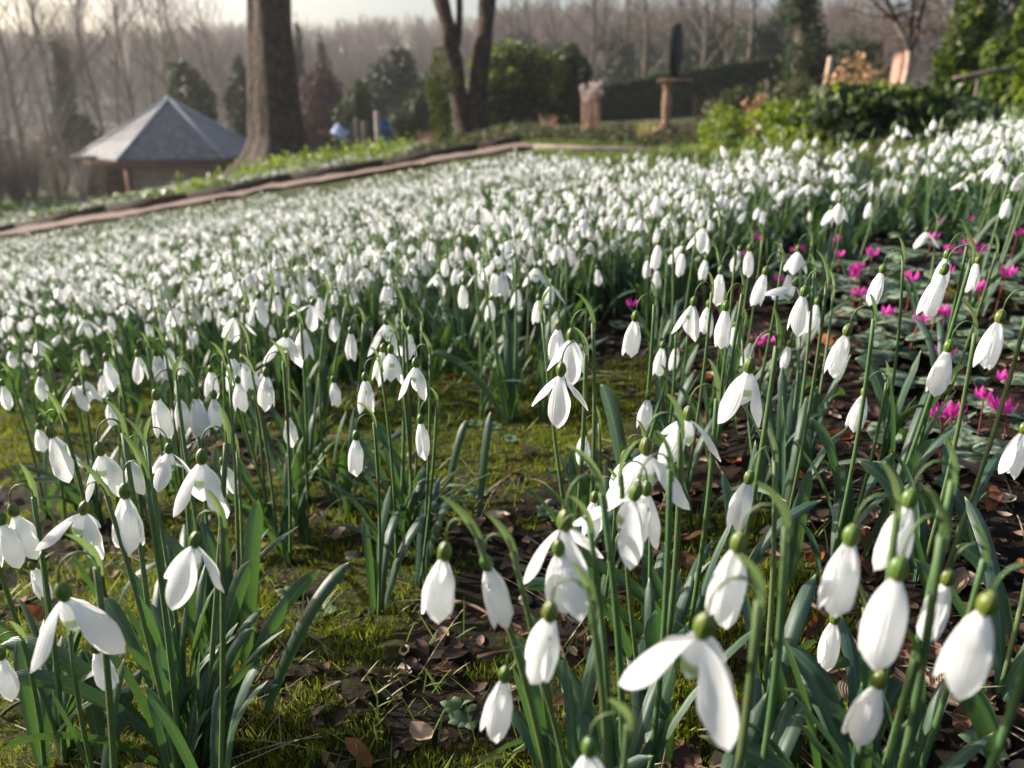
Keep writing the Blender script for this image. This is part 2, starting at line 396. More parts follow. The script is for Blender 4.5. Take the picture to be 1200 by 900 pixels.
def rand_leaf(az, ln, lean, W, n=9, nW=5, arch=None):
    d = np.array([math.cos(az), math.sin(az), 0.]); arch = random.uniform(.0, .8) if arch is None else arch
    c = d * ln * lean * .35 + np.array([0, 0, ln * .62]); tp = d * ln * (lean + arch * .35) + np.array([0, 0, ln * (1 - .32 * lean - .35 * arch)])
    b0 = np.array([random.uniform(-.004, .004), random.uniform(-.004, .004), -.012])
    side = np.array([-math.sin(az + random.uniform(-.7, .7)), math.cos(az), 0])
    return blade(bez(b0, c, tp, n), W, side=side, nW=nW, twist=random.uniform(-.6, .6))

# ------------------------------------------------------------------ the snowdrops one can single out
# clump roots in the photograph (pixel of the root on the ground)
CL = {
 'a': ((222, 905), 'in the big leafy front clump beside the moss'),
 'b': ((60, 860), 'in the front corner clump of broad sprawling leaves'),
 'c': ((345, 560), 'behind the big leafy front clump'),
 'd': ((480, 625), 'in the dark tuft amid the moss'),
 'e': ((603, 500), 'in the lone upright tuft on yellow moss'),
 'f': ((705, 640), 'by the one broad upright green leaf'),
 'g': ((795, 745), 'in the crowded clump over brown leaves'),
 'h': ((925, 610), 'before the cyclamen leaves, on tall stems'),
 'i': ((755, 915), 'in the nearest clump by the dry grass'),
 'j': ((885, 920), 'among the nearest dark upright leaves'),
 'k': ((1040, 925), 'in the nearest clump over dry leaf litter'),
 'l': ((1175, 920), 'in the nearest clump at the corner'),
 'm': ((1015, 650), 'beside one broad pale leaf'),
 'n': ((1165, 600), 'on a tall curved stem over cyclamen'),
 'o': ((1120, 455), 'among the pink cyclamen flowers'),
 'p': ((870, 445), 'in the dense clump near cyclamen'),
 'q': ((785, 455), 'in the small tuft over dark soil'),
 'r': ((80, 560), 'in the thin clump on mossy soil'),
 's': ((170, 500), 'in the low clump in front of the far drift'),
 't': ((640, 420), 'in the scattered row before the drift'),
 'u': ((960, 360), 'at the drift edge above the cyclamen'),
}
# joint px, joint py, petal length px, opening deg, tilt deg, side of the scape, clump
H = [
 (520,655,75,0,-8,1,'i'),(572,668,68,0,13,1,'i'),(643,726,85,2,-6,1,'i'),(590,798,64,0,-9,1,'i'),(662,620,88,36,0,1,'i'),(655,650,70,5,4,1,'i'),(690,885,80,5,0,1,'i'),
 (757,532,74,42,2,1,'g'),(742,585,74,34,-14,1,'g'),(757,580,60,4,0,-1,'g'),(696,588,46,14,-4,1,'f'),(732,540,45,20,0,1,'g'),(806,492,60,46,0,1,'g'),
 (759,468,37,0,-3,1,'f'),(684,511,34,0,0,1,'f'),(876,566,56,0,-9,1,'j'),(863,646,88,0,-6,1,'j'),(877,436,80,28,-4,1,'h'),
 (995,638,86,0,-5,1,'k'),(1063,594,78,0,-9,1,'k'),(1050,678,100,3,-6,1,'k'),(977,730,54,0,-2,1,'k'),(1028,805,72,0,-9,1,'k'),(1108,685,70,0,-6,1,'k'),
 (1152,718,98,12,-7,1,'l'),(822,745,108,40,-4,1,'j'),
 (991,393,49,0,-9,1,'m'),(1012,464,41,0,-5,1,'m'),(1110,412,50,0,-6,1,'n'),(1170,378,54,4,-10,1,'n'),(1198,508,50,0,-8,1,'l'),
 (1104,322,48,0,-14,1,'o'),(1109,303,40,2,-4,1,'o'),(1145,309,33,0,-6,1,'o'),(1033,320,38,0,-7,1,'o'),(1086,272,22,36,0,1,'o'),(1020,237,18,2,0,1,'u'),(1174,192,22,0,-6,1,'o'),
 (1182,233,22,0,-6,1,'o'),(1200,202,22,6,-10,1,'o'),(935,295,28,32,0,1,'u'),(941,347,44,17,-4,1,'h'),(957,357,32,8,-6,1,'h'),(925,322,26,0,-2,1,'u'),(930,335,36,48,-22,1,'h'),
 (896,322,36,0,-9,1,'p'),(844,321,35,0,-5,1,'p'),(850,364,42,0,-2,1,'p'),(812,358,38,14,-4,1,'p'),(830,360,32,10,-4,1,'p'),(744,376,43,0,-3,1,'q'),(776,408,32,0,-6,1,'q'),(793,407,26,0,-3,1,'q'),
 (772,287,28,0,-4,1,'q'),(759,305,20,0,0,1,'q'),(770,317,21,0,0,1,'q'),(799,288,24,14,-22,1,'q'),(800,297,26,0,0,1,'q'),(825,267,30,26,-10,1,'p'),(827,305,23,0,-6,1,'p'),(878,294,29,0,0,1,'p'),
 (866,294,25,8,-14,1,'p'),(924,406,26,0,-6,1,'h'),(881,402,28,0,-8,-1,'h'),(861,383,22,0,0,1,'p'),(984,238,24,22,0,1,'u'),(974,246,20,24,-10,1,'u'),
 (669,398,50,22,0,1,'f'),(654,386,40,0,-5,-1,'f'),(657,440,56,28,-3,1,'f'),(543,334,28,0,-4,1,'t'),(584,300,30,40,0,-1,'e'),(580,320,27,4,0,-1,'e'),(590,318,29,6,0,1,'e'),(607,339,24,4,-5,1,'t'),
 (628,314,24,30,0,1,'t'),(646,334,26,24,0,1,'t'),(631,352,27,14,0,1,'t'),(460,338,20,0,0,1,'t'),
 (453,380,40,28,0,1,'d'),(448,412,36,12,-12,1,'d'),(458,414,37,20,0,1,'d'),(487,430,39,22,0,1,'d'),(428,446,37,12,0,1,'d'),(411,391,31,0,-5,1,'c'),(480,391,30,14,0,1,'d'),(391,448,29,0,0,-1,'c'),
 (493,496,39,0,0,1,'d'),(417,515,41,0,-7,1,'d'),(312,441,40,14,-4,1,'c'),(279,449,33,0,0,1,'c'),(251,467,37,6,-2,1,'a'),(230,467,46,0,0,-1,'a'),(184,468,50,0,-1,1,'a'),(210,468,38,6,0,1,'a'),
 (338,489,32,12,0,1,'c'),(335,395,36,34,-8,1,'c'),(355,385,42,11,0,-1,'c'),(366,358,32,44,-16,1,'c'),(272,420,36,9,0,1,'c'),(286,424,33,6,12,-1,'c'),(247,436,30,4,-5,1,'s'),(275,372,30,38,-6,1,'s'),
 (303,350,32,24,-8,1,'s'),(391,371,27,12,-4,1,'c'),
 (62,512,58,17,12,1,'r'),(46,503,27,0,-3,1,'r'),(119,533,55,19,6,1,'a'),(152,540,40,14,6,1,'a'),(198,531,42,36,-3,-1,'a'),(236,543,68,27,-8,1,'a'),(147,583,69,3,-5,1,'a'),(18,604,54,3,3,1,'b'),
 (3,614,52,3,0,-1,'b'),(97,602,54,40,-18,1,'a'),(228,640,66,28,-16,1,'a'),(77,702,80,32,4,1,'b'),(114,764,50,0,3,-1,'b'),(39,667,35,0,12,1,'b'),(2,772,48,0,0,1,'b'),
 (47,441,29,12,-3,1,'r'),(128,473,26,0,2,1,'r'),(88,452,30,28,0,1,'r'),(99,447,27,18,6,-1,'r'),(162,418,29,14,0,1,'s'),(183,417,30,12,0,1,'s'),(196,408,28,5,4,1,'s'),(208,418,22,4,6,1,'s'),
 (125,423,32,6,0,1,'s'),(3,452,28,6,0,1,'r'),(12,411,20,14,0,1,'r'),(29,413,18,16,4,1,'r'),(98,409,19,16,0,1,'s'),(134,398,18,8,0,1,'s'),(120,440,24,10,0,1,'s'),(262,545,34,8,8,1,'a'),(575,352,24,3,0,1,'t'),
]
ORD = ['topmost', 'second highest', 'third highest', 'fourth highest', 'fifth highest', 'sixth highest', 'seventh highest', 'eighth highest', 'ninth highest', 'tenth highest', 'eleventh highest', 'twelfth highest']
def form(o):
    return 'closed snowdrop bell' if o < 8 else ('half open snowdrop' if o < 20 else 'snowdrop with splayed petals')
bykey = {}
for i, h in enumerate(H): bykey.setdefault((h[6], form(h[3])), []).append(i)
LAB = {}
for (c, f), ix in bykey.items():
    ix.sort(key=lambda i: H[i][1])
    for r_, i in enumerate(ix):
        if len(ix) == 1: LAB[i] = f'lone {f} {CL[c][1]}'
        elif len(ix) == 2: LAB[i] = f'{("upper", "lower")[r_]} {f} {CL[c][1]}'
        else: LAB[i] = f'{ORD[r_] if r_ < len(ix) - 1 else "lowest"} {f} {CL[c][1]}'
HEROES = []
clroot = {k_: hit(*v[0]) for k_, v in CL.items()}
for i, (px, py, Lp, opn, tilt, side, c) in enumerate(H):
    d = ray(px, py); cosf = .93 - .10 * (py - 200) / 700
    t = FPX * .0245 * cosf / Lp
    F = P(px, py, t); hh = F.z - gz(F.x, F.y)
    lo, hi = (.085, .19) if Lp > 30 else (.11, .175)
    if not (lo <= hh <= hi):
        target = min(max(hh, lo), hi); ts = np.linspace(t * .6, t * 1.9, 500)
        hs = CAMZ + d.z * ts - g(d.x * ts, d.y * ts); t = float(ts[np.argmin(np.abs(hs - target) + .02 * np.abs(ts / t - 1))]); F = P(px, py, t)
    L = min(max(Lp * t / (FPX * cosf), .017), .031)
    cr = clroot[c]; fx, fy = F.x, F.y
    dx, dy = cr.x - fx, cr.y - fy; dd = math.hypot(dx, dy)
    lim = .05; f_ = .55 if dd < 1e-6 else min(.62, lim / dd)
    bx = fx + dx * f_ + random.uniform(-.008, .008); by = fy + dy * f_ + random.uniform(-.008, .008)
    if by < .20: by = .20 + random.uniform(0, .02)
    base = Vector((bx, by, gz(bx, by)))
    axis = Vector((math.sin(R(tilt)), random.uniform(-.10, .12), -math.cos(R(tilt))))
    big = Lp > 45
    lv = []
    for q in range(4 if c in 'adc' else 3):
        az = random.uniform(0, 2 * math.pi)
        # keep leaves from pointing into the lens
        if by < .5 and math.sin(az) < -.2: az = -az
        lv.append(rand_leaf(az, min(random.uniform(.075, .125), (F.z - base.z) * 1.0), random.uniform(.05, .55), random.uniform(.0055, .0085), 10 if big else 7))
    phi = {28: math.pi / 2}.get(opn, random.uniform(0, 6.28))
    if opn > 24: phi = R(random.choice([90, 270, 270, 255])) + random.gauss(0, .2)
    if px == 822: phi = math.pi + .15      # one petal out to the side, one out to the other
    res = (13, 9) if big else (9, 7)
    HEROES.append(make_snowdrop('snowdrop', F, base, axis, L, opn, phi, side, lv, LAB[i], 'snowdrops ' + CL[c][1], res, big))

# broad leaves that stand out in the photograph: root px, tip px, extra height of the bow, width m, tip depth factor
LV = [
 ((232,880),(294,655),.01,.011,1.0),((285,800),(303,585),.0,.012,1.0),((250,880),(376,667),.02,.009,1.02),((300,850),(410,658),.015,.009,1.02),((238,885),(320,782),.035,.009,.97),
 ((232,885),(299,736),.02,.008,.98),((215,890),(0,800),.03,.013,.98),((205,895),(0,880),.02,.013,.93),((212,880),(120,700),.02,.010,1.0),((200,880),(0,756),.03,.014,1.0),((225,880),(262,705),.0,.010,1.),
 ((560,610),(575,482),.01,.008,1.0),((520,600),(546,492),.01,.008,1.0),((600,498),(503,414),.03,.010,1.0),((598,495),(592,362),.0,.010,1.0),((606,495),(603,372),.0,.010,1.0),((500,620),(437,490),.0,.010,1.0),
 ((480,620),(385,545),.02,.009,1.0),((735,580),(704,450),.015,.016,1.0),((760,640),(640,555),.02,.009,1.0),((785,900),(768,715),.0,.016,.98),((765,900),(755,742),.0,.014,1.0),((800,780),(612,690),.025,.010,1.0),
 ((820,760),(640,648),.02,.009,1.0),((1005,665),(1096,514),.01,.013,1.0),((1000,650),(987,543),.0,.010,1.0),((925,690),(951,549),.0,.011,1.0),((870,900),(1000,779),.03,.010,.97),((850,905),(982,833),.035,.009,.95),
 ((860,890),(958,752),.02,.010,1.),((1180,915),(1115,806),.02,.016,.95),((1050,540),(1002,420),.035,.011,1.0),((1060,550),(1130,430),.03,.010,1.0),((940,520),(990,462),.03,.009,1.0),((880,540),(958,445),.02,.010,1.0),
 ((770,905),(560,895),.03,.010,.9),((1100,720),(1005,540),.03,.008,1.0),((1150,660),(1095,560),.02,.009,1.0),((820,560),(745,480),.02,.009,1.0),((330,560),(292,470),.0,.012,1.0),((370,545),(360,450),.0,.010,1.0),
 ((395,560),(470,520),.03,.009,1.0),((1080,910),(1075,760),.0,.012,1.0),((940,905),(905,770),.01,.014,1.0),((1195,760),(1120,640),.02,.010,1.0),((1010,905),(1060,800),.02,.012,1.0),((90,880),(20,700),.01,.011,1.0),((120,900),(95,760),.0,.012,1.0),
]
hr = [(o, o.location.copy()) for o in HEROES]
for (bp, tp, bow, wd, tf) in LV:
    b0 = hit(*bp); tb = (b0.y * CP - (b0.z - CAMZ) * SP)
    t_ = P(*tp, tb * tf)
    if t_.z < gz(t_.x, t_.y) + .012: t_ = hit(*tp, up=.018)
    ln = (t_ - b0).length
    o, _ = min(hr, key=lambda q: (q[1] - b0).length)
    mid = b0 + (t_ - b0) * .5 + Vector((0, 0, bow + ln * .12))
    up_ = (t_ - b0); sd_ = np.cross(np.array(up_), np.array([0, 1, .3])); sd_ /= np.linalg.norm(sd_)
    sd_ = sd_ + np.array([0, random.uniform(-.5, .5), 0])
    p0 = b0 - o.location - Vector((0, 0, .01))
    MB().grid(blade(bez(p0, mid - o.location, t_ - o.location, 14), wd * .70 * min(1.3, max(.8, tb / .32)), side=sd_, nW=7, twist=random.uniform(-.4, .4))).build('leaf', M['leaf'], o)

# ------------------------------------------------------------------ the drift
def yfront(px): return np.interp(px, [-200, 0, 120, 250, 400, 500, 600, 700, 800, 900, 1000, 1100, 1200, 1400], [395, 395, 388, 372, 340, 322, 305, 290, 262, 238, 208, 194, 188, 180])
_xe = np.linspace(-9, 2.2, 200); _px, _py, _ = proj(_xe, yn(_xe), g(_xe, yn(_xe))); _o = np.argsort(_px)
def yback(px):
    a_ = np.interp(px, _px[_o], _py[_o]) - 5; b2_ = np.interp(px, [760, 800, 850, 900, 1000, 1100, 1200, 1400], [184, 182, 175, 166, 160, 152, 134, 122])
    return np.where(px < 765, a_, b2_)
def drift_points(ncl):
    X = RNG.uniform(-8.5, 2.6, ncl); Y = RNG.uniform(.7, 7.1, ncl)
    k_ = RNG.integers(2, 8, ncl); X = np.repeat(X, k_); Y = np.repeat(Y, k_)
    X = X + RNG.normal(0, .032, len(X)); Y = Y + RNG.normal(0, .032, len(X)); Z = g(X, Y)
    px, py, dep = proj(X, Y, Z + .155)
    yl = yfront(px); dens = .35 + .65 * sm(yl - py, -2, 45)
    pat = vnoise(X / .45 + 3, Y / .45, 21) * .6 + vnoise(X / .15, Y / .15, 22) * .4
    pat = np.where(Y > 5.6, pat - .12 * sm(-X, -9, 2) * 0, pat)
    keep = (py < yl) & (py > yback(px) + RNG.normal(0, 2.5, len(px))) & (px > -140) & (px < 1700) & (RNG.random(len(X)) < dens * (.42 + .58 * sm(pat, .24, .42))) & (Y < yn(X) - .12) 
    thin = sm(Y, 5.8, 6.9) * .5; keep &= RNG.random(len(X)) > thin
    return X[keep], Y[keep], Z[keep], px[keep], py[keep], dep[keep]
DX, DY, DZ, DPX, DPY, DD = drift_points(17500)
# a few loose plants between hero clumps and drift
order = np.argsort(DD)
vis = [i for i in order if -10 < DPX[i] < 1210]
near_idx = vis[:300 - len(H)]
near_set = set(int(i) for i in near_idx)
PROT = []
for v in range(12):
    opn = [0, 3, 12, 24, 34, 5, 16, 40, 0, 20, 28, 8][v]; h_ = random.uniform(.135, .165); ln = random.uniform(.01, .035); a = random.uniform(0, 6.28)
    F = Vector((math.cos(a) * ln, math.sin(a) * ln, h_)); ax_ = Vector((random.uniform(-.18, .18), random.uniform(-.18, .18), -1))
    lv = [rand_leaf(random.uniform(0, 6.28), random.uniform(.085, .12), random.uniform(.1, .4), random.uniform(.007, .009), 6, 3) for _ in range(2)]
    PROT.append((make_snowdrop('snowdrop', F, Vector((0, 0, 0)), ax_, random.uniform(.020, .0235), opn, random.uniform(0, 6), rndsign(), lv, 'x', 'x', (6, 5), False), opn))
used = [False] * 12
for q, i in enumerate(near_idx):
    v = random.randrange(12); pr, opn = PROT[v]
    o = pr if not used[v] else copy_tree(pr); used[v] = True
    o.location = (DX[i], DY[i], DZ[i]); o.rotation_euler.z = random.uniform(0, 6.28); s_ = random.uniform(.88, 1.12); o.scale = (s_,) * 3
    zone = 'in front rows of the drift, on the low side' if DPX[i] < 420 else ('in front rows of the drift, at its middle' if DPX[i] < 800 else 'in front rows of the drift above the cyclamen')
    o['label'] = f'small {form(opn)} {zone}'; o['group'] = f'{form(opn)}s {zone}'
for v in range(12):
    if not used[v]:
        for ch in list(PROT[v][0].children_recursive): bpy.data.objects.remove(ch)
        bpy.data.objects.remove(PROT[v][0])
# the rest of the drift as one mass
def low_plant(opn, lod):
    b_ = MB(); h_ = random.uniform(.12, .165); ln = random.uniform(.01, .03); a = random.uniform(0, 6.28)
    F = Vector((math.cos(a) * ln, math.sin(a) * ln, h_)); L = random.uniform(.0175, .0225); ax_ = (random.uniform(-.25, .25), random.uniform(-.25, .25), -1)
    fl = flower_geo(F, ax_, L, opn, random.uniform(0, 6), (5, 4) if lod == 0 else (4, 3), True)
    for p in fl['petals']:
        V, F_, U, K = p.arrays(); b_.V.append(V); b_.F.append(F_ + b_.n); b_.n += len(V); b_.U.append(U); b_.K.append(K)
    V, F_, U, K = fl['ovary'].arrays(); b_.V.append(V); b_.F.append(F_ + b_.n); b_.n += len(V); b_.U.append(U); b_.K.append(K + 1)
    main, ped, head, td, ax = stem_path(fl['top'], (0, 0, -.01), rndsign(), L)
    b_.tube(main[::3], .0013, 3, 2, False); b_.tube(ped[::3], .0005, 3, 2, False)
    b_.grid(blade(bez(head, head + td * L * .5, head + td * L * .9 - ax * L * .3, 4), L * .17, side=ax, nW=2, fold=0, tip=.5), 2)
    for _ in range(3 if lod == 0 else 2): b_.grid(rand_leaf(random.uniform(0, 6.28), random.uniform(.08, .13), random.uniform(.1, .5), random.uniform(.007, .010), 5, 2), 3)
    return b_.arrays()
def scatter(name, protos, X, Y, Z, mats, smin=.85, smax=1.15, tilt=.12, which=None, smooth=True, scl=None):
    big = MB(); which = RNG.integers(0, len(protos), len(X)) if which is None else which
    for v, (V, F_, U, K) in enumerate(protos):
        ix = np.where(which == v)[0]
        if not len(ix): continue
        a = RNG.uniform(0, 2 * math.pi, len(ix)); s_ = RNG.uniform(smin, smax, len(ix)) if scl is None else scl[ix]
        tx = RNG.normal(0, tilt, len(ix)); ty = RNG.normal(0, tilt, len(ix))
        c, s = np.cos(a), np.sin(a)
        x = V[:, 0][None] * c[:, None] - V[:, 1][None] * s[:, None]; y = V[:, 0][None] * s[:, None] + V[:, 1][None] * c[:, None]; z = V[:, 2][None] + 0 * x
        x = x + z * tx[:, None]; y = y + z * ty[:, None]
        P_ = np.stack([x * s_[:, None] + X[ix][:, None], y * s_[:, None] + Y[ix][:, None], z * s_[:, None] + Z[ix][:, None]], -1)
        Fi = F_[None] + (np.arange(len(ix)) * len(V))[:, None, None] + big.n
        big.V.append(P_.reshape(-1, 3)); big.F.append(Fi.reshape(-1, 4)); big.n += P_.shape[0] * P_.shape[1]
        big.U.append(np.tile(U, (len(ix), 1, 1))); big.K.append(np.tile(K, len(ix)))
    return big.build(name, mats, smooth=smooth)
rest = np.array([i for i in range(len(DX)) if i not in near_set])
ops = [0, 4, 14, 24, 32, 40, 10, 20, 28, 2]
lod0 = [low_plant(o_, 0) for o_ in ops]; lod1 = [low_plant(o_, 1) for o_ in ops]
wh = RNG.integers(0, 10, len(rest)) + np.where(DD[rest] > 2.6, 10, 0)
tag(scatter('snowdrop_drift', lod0 + lod1, DX[rest], DY[rest], DZ[rest] - .005, [M['petal'], M['ovary'], M['stem'], M['leaf']], which=wh, tilt=.19, scl=RNG.uniform(.8, 1.15, len(rest)) * (1 - .26 * sm(DD[rest], 1.2, 4))),
    'dense carpet of white snowdrops stretching up to the garden path', 'snowdrops', kind='stuff')
print('drift plants', len(rest))

# leafy blades without flowers, thickening the drift and the clumps
def leaf_tuft(n, l0, l1, w0, w1, nW=2, nn=6, lean=(.15, .6)):
    b_ = MB()
    for _ in range(n): b_.grid(rand_leaf(random.uniform(0, 6.28), random.uniform(l0, l1), random.uniform(*lean), random.uniform(w0, w1), nn, nW))
    return b_.arrays()
tufts = [leaf_tuft(4, .05, .10, .006, .009) for _ in range(8)]
X = RNG.uniform(-8.5, 1.8, 9000); Y = RNG.uniform(.8, 7.0, 9000); Z = g(X, Y); px, py, dep = proj(X, Y, Z + .1)
k_ = (py < yfront(px) + 6) & (py > yback(px) + 3) & (px > -120) & (px < 1320) & (RNG.random(9000) < .8); X, Y, Z = X[k_], Y[k_], Z[k_]
tag(scatter('drift_foliage', tufts, X, Y, Z, [M['leaf']]), 'thick green strap leaves growing between the massed snowdrops', 'foliage', kind='stuff')


# ------------------------------------------------------------------ moss, grass, litter on the near ground
M['moss'] = rnd_tint('moss_tufts', [(.0, (.022, .038, .006)), (.35, (.07, .10, .010)), (.7, (.18, .21, .016)), (1, (.34, .34, .03))], .8, ((.3, .35, .04), .35), .1)
def tri_blades(n, h0, h1, w, spread, lean=.6):
    a = RNG.uniform(0, 6.28, n); x = RNG.normal(0, spread, n); y = RNG.normal(0, spread, n); h = RNG.uniform(h0, h1, n); l = RNG.uniform(0, lean, n) * h; b_ = RNG.uniform(0, 6.28, n)
    p0 = np.stack([x - w * np.cos(a), y - w * np.sin(a), -.002 + 0 * x], -1); p1 = np.stack([x + w * np.cos(a), y + w * np.sin(a), -.002 + 0 * x], -1)
    tx, ty = x + l * np.cos(b_), y + l * np.sin(b_)
    p2 = np.stack([tx + w * .2 * np.cos(a), ty + w * .2 * np.sin(a), h], -1); p3 = np.stack([tx - w * .2 * np.cos(a), ty - w * .2 * np.sin(a), h], -1)
    return MB().quads(np.stack([p0, p1, p2, p3], 1)).arrays()
def inview(X, Y, up=0., m=330):
    Z = g(X, Y); px, py, d = proj(X, Y, Z + up); return (px > -m) & (px < 1200 + m) & (py < 900 + m) & (Y > .15), Z, px, py, d
N_ = 56000
Y = .2 + 1.9 * RNG.random(N_) ** 1.7; X = RNG.uniform(-1, 1.12, N_) * (Y * .85 + .16)
k_, Z, px, py, d = inview(X, Y); k_ &= (mossmask(X, Y) > RNG.uniform(.25, .9, N_)); X, Y, Z = X[k_], Y[k_], Z[k_]
tag(scatter('moss', [tri_blades(9, .0015, .006, .0006, .0028, 1.0) for _ in range(8)], X, Y, Z, M['moss'], .7, 1.7, .1, scl=RNG.uniform(.6, 1.3, len(X)) * (1 + .5 * sm(Y, .5, 1.6))), 'low cushions of yellow green moss over dark soil', 'moss', kind='stuff')
M['grass'] = rnd_tint('grass_blades', [(.0, (.04, .08, .012)), (.6, (.10, .17, .02)), (.85, (.22, .26, .05)), (1, (.38, .33, .2))], .5, ((.3, .4, .05), .3), .3)
M['straw'] = rnd_tint('dry_straw', [(0, (.12, .095, .06)), (1, (.30, .26, .18))], .7)
def gblades(n, l0, l1, w, flat):
    b_ = MB()
    for _ in range(n):
        az = random.uniform(0, 6.28); ln = random.uniform(l0, l1); x, y = random.gauss(0, .008), random.gauss(0, .008); dx, dy = math.cos(az), math.sin(az)
        u = random.uniform(.05, .35) if flat else random.uniform(.5, 1.)
        b_.grid(blade(bez((x, y, 0), (x + dx * ln * .4, y + dy * ln * .4, ln * .5 * u + .003), (x + dx * ln * (1.1 - u * .6), y + dy * ln * (1.1 - u * .6), ln * u * (.2 if flat else .8) + .001), 6), w, nW=2, tip=.7, side=(-dy, dx, .2), base=.8))
    return b_.arrays()
N_ = 1500
Y = .25 + 2.0 * RNG.random(N_) ** 1.5; X = RNG.uniform(-1, 1.12, N_) * (Y * .85 + .16); k_, Z, px, py, d = inview(X, Y)
k_ &= vnoise(X / .12, Y / .12, 44) > .48
k_ &= RNG.random(N_) < np.where(X > .3, .35, 1)
tag(scatter('grass', [gblades(6, .012, .034, .0011, False) for _ in range(6)], X[k_], Y[k_], Z[k_], M['grass']), 'thin fresh grass blades coming up through the moss', 'grass', kind='stuff')
N_ = 200; Y = .25 + 1.1 * RNG.random(N_) ** 1.4; X = RNG.uniform(-1, 1.12, N_) * (Y * .85 + .16); k_, Z, px, py, d = inview(X, Y)
tag(scatter('dry_grass', [gblades(3, .04, .09, .0009, True) for _ in range(6)], X[k_], Y[k_], Z[k_] + .003, M['straw']), 'pale dry grass stalks lying matted on the moss', 'grass', kind='stuff')

def leaf_mat(name, c1, c2):
    m, n, b = mat(name); t = noise(n, 60, 6); uv = nd(n, 'ShaderNodeUVMap'); wv = nd(n, 'ShaderNodeTexWave', Scale=3.2, Distortion=1.5); n.links.new(uv.outputs[0], wv.inputs[0])
    r = ramp(n, t.outputs[0], [(.3, c1), (.7, c2)]); n.links.new(r.outputs[0], b.inputs['Base Color']); b.inputs['Roughness'].default_value = .75; b.inputs['Specular IOR Level'].default_value = .25
    bump(n, b, wv.outputs[0], .6, .0012); translucent(n, b, (.35, .12, .04), .18); return m
M['dl'] = [leaf_mat('dead_leaf_brown', (.055, .028, .016), (.13, .07, .04)), leaf_mat('dead_leaf_rust', (.16, .05, .02), (.32, .11, .045)), leaf_mat('dead_leaf_pale', (.20, .14, .10), (.36, .28, .21))]
def dead_leaf(L, W, curl, seed, n1=11, n2=9):
    t = np.linspace(0, 1, n1)[:, None]; s = np.linspace(-1, 1, n2)[None]; wd = W / 2 * np.sin(math.pi * t ** .85) ** .7 * (1 + .22 * (vnoise(t * 9 + seed, t * 0 + s * 0 + np.sign(s), seed) - .5)) + .0004
    x = (t - .5) * L + 0 * s; y = wd * s; an = y / (W * .5) * curl * 1.2
    R_ = W * .5 / (curl * 1.2 + 1e-3); yy = R_ * np.sin(an); z = R_ * (1 - np.cos(an)) + .12 * L * ((t - .5) * 2) ** 2 * random.uniform(-.4, 1) + .007 * (vnoise(x / .011, y / .009 + seed, seed) - .5)
    return MB().grid(np.stack([x, yy, z + .002], -1))
DLM = []
for q in range(12):
    me = dead_leaf(random.uniform(.035, .065), random.uniform(.018, .032), random.uniform(.3, 1.3), q).mesh('fallen_leaf', M['dl'][q % 3]); DLM.append(me)
dead_lab = [('curled dark brown dead leaf lying on the soil', 'dark brown dead leaves'), ('rust orange dead leaf lying on the soil', 'rust orange dead leaves'), ('pale buff dead leaf lying on the soil', 'pale buff dead leaves')]
spots = [(455,803,0),(520,795,0),(630,870,1),(15,815,0),(215,745,1),(70,770,1),(25,655,1),(420,890,1),(955,660,1),(1160,592,1),(1140,560,2),(1110,630,2),(1190,770,1),(1150,745,0),(670,830,0),(690,820,0),(590,625,0),(770,650,1),(735,655,0),(1120,690,2),(1100,540,2),(760,340,1),(20,628,1),(870,850,0),(920,880,1),(945,570,1),(1050,560,1),(1085,500,0),(1020,560,0),(600,560,0),(620,540,2),(880,175,1),(400,630,2),(1130,850,0),(1020,870,1),(980,860,0)]
pts_ = []
for px_, py_, kd in spots: v_ = hit(px_, py_); pts_.append((v_.x, v_.y, kd))
tries = 0
while len(pts_) < 200 and tries < 20000:
    tries += 1; y = .25 + 1.6 * random.random() ** 1.3; x = random.uniform(-1, 1) * (y * .72 + .1)
    k1, _, px_, py_, _ = inview(np.array([x]), np.array([y]), 0, 0)
    pr_ = .9 if x > .12 else .06
    if k1[0] and random.random() < pr_ and py_[0] > yfront(px_[0]) - 30: pts_.append((x, y, random.choice((0, 0, 0, 1, 1, 2))))
for i, (x, y, kd) in enumerate(pts_):
    me = DLM[random.randrange(4) * 3 + kd]; o = bpy.data.objects.new('fallen_leaf', me); col.objects.link(o)
    o.location = (x, y, gz(x, y) + .004); o.rotation_euler = (random.gauss(0, .3), random.gauss(0, .3), random.uniform(0, 6.28)); s_ = random.uniform(.4, .85) * (.75 if y < .5 else 1); o.scale = (s_,) * 3
    tag(o, dead_lab[kd][0], 'dead leaf', dead_lab[kd][1])
frag = []
for q in range(8):
    frag.append(dead_leaf(random.uniform(.008, .02), random.uniform(.004, .012), random.uniform(.2, 1.), q + 20, 5, 4).arrays())
M['frag'] = rnd_tint('litter_bits', [(0, (.02, .012, .008)), (.5, (.06, .032, .02)), (.8, (.16, .09, .06)), (.95, (.30, .22, .16)), (1, (.4, .33, .26))], .8)
N_ = 13000; Y = .22 + 2.6 * RNG.random(N_) ** 1.5; X = RNG.uniform(-1, 1.12, N_) * (Y * .85 + .16); k_, Z, px, py, d = inview(X, Y)
k_ &= (RNG.random(N_) > mossmask(X, Y) * .96) & ((X > .05) | (RNG.random(N_) < .7))
tag(scatter('leaf_litter', frag, X[k_], Y[k_], Z[k_] + .002, M['frag'], .5, 1.4, .35), 'crumbled brown leaf litter over dark soil', 'leaf litter', kind='stuff')
M['twig'] = noisy('twig_bark', [(.3, (.06, .035, .022)), (.7, (.16, .10, .07))], 60, 4, .8, .5, .001)
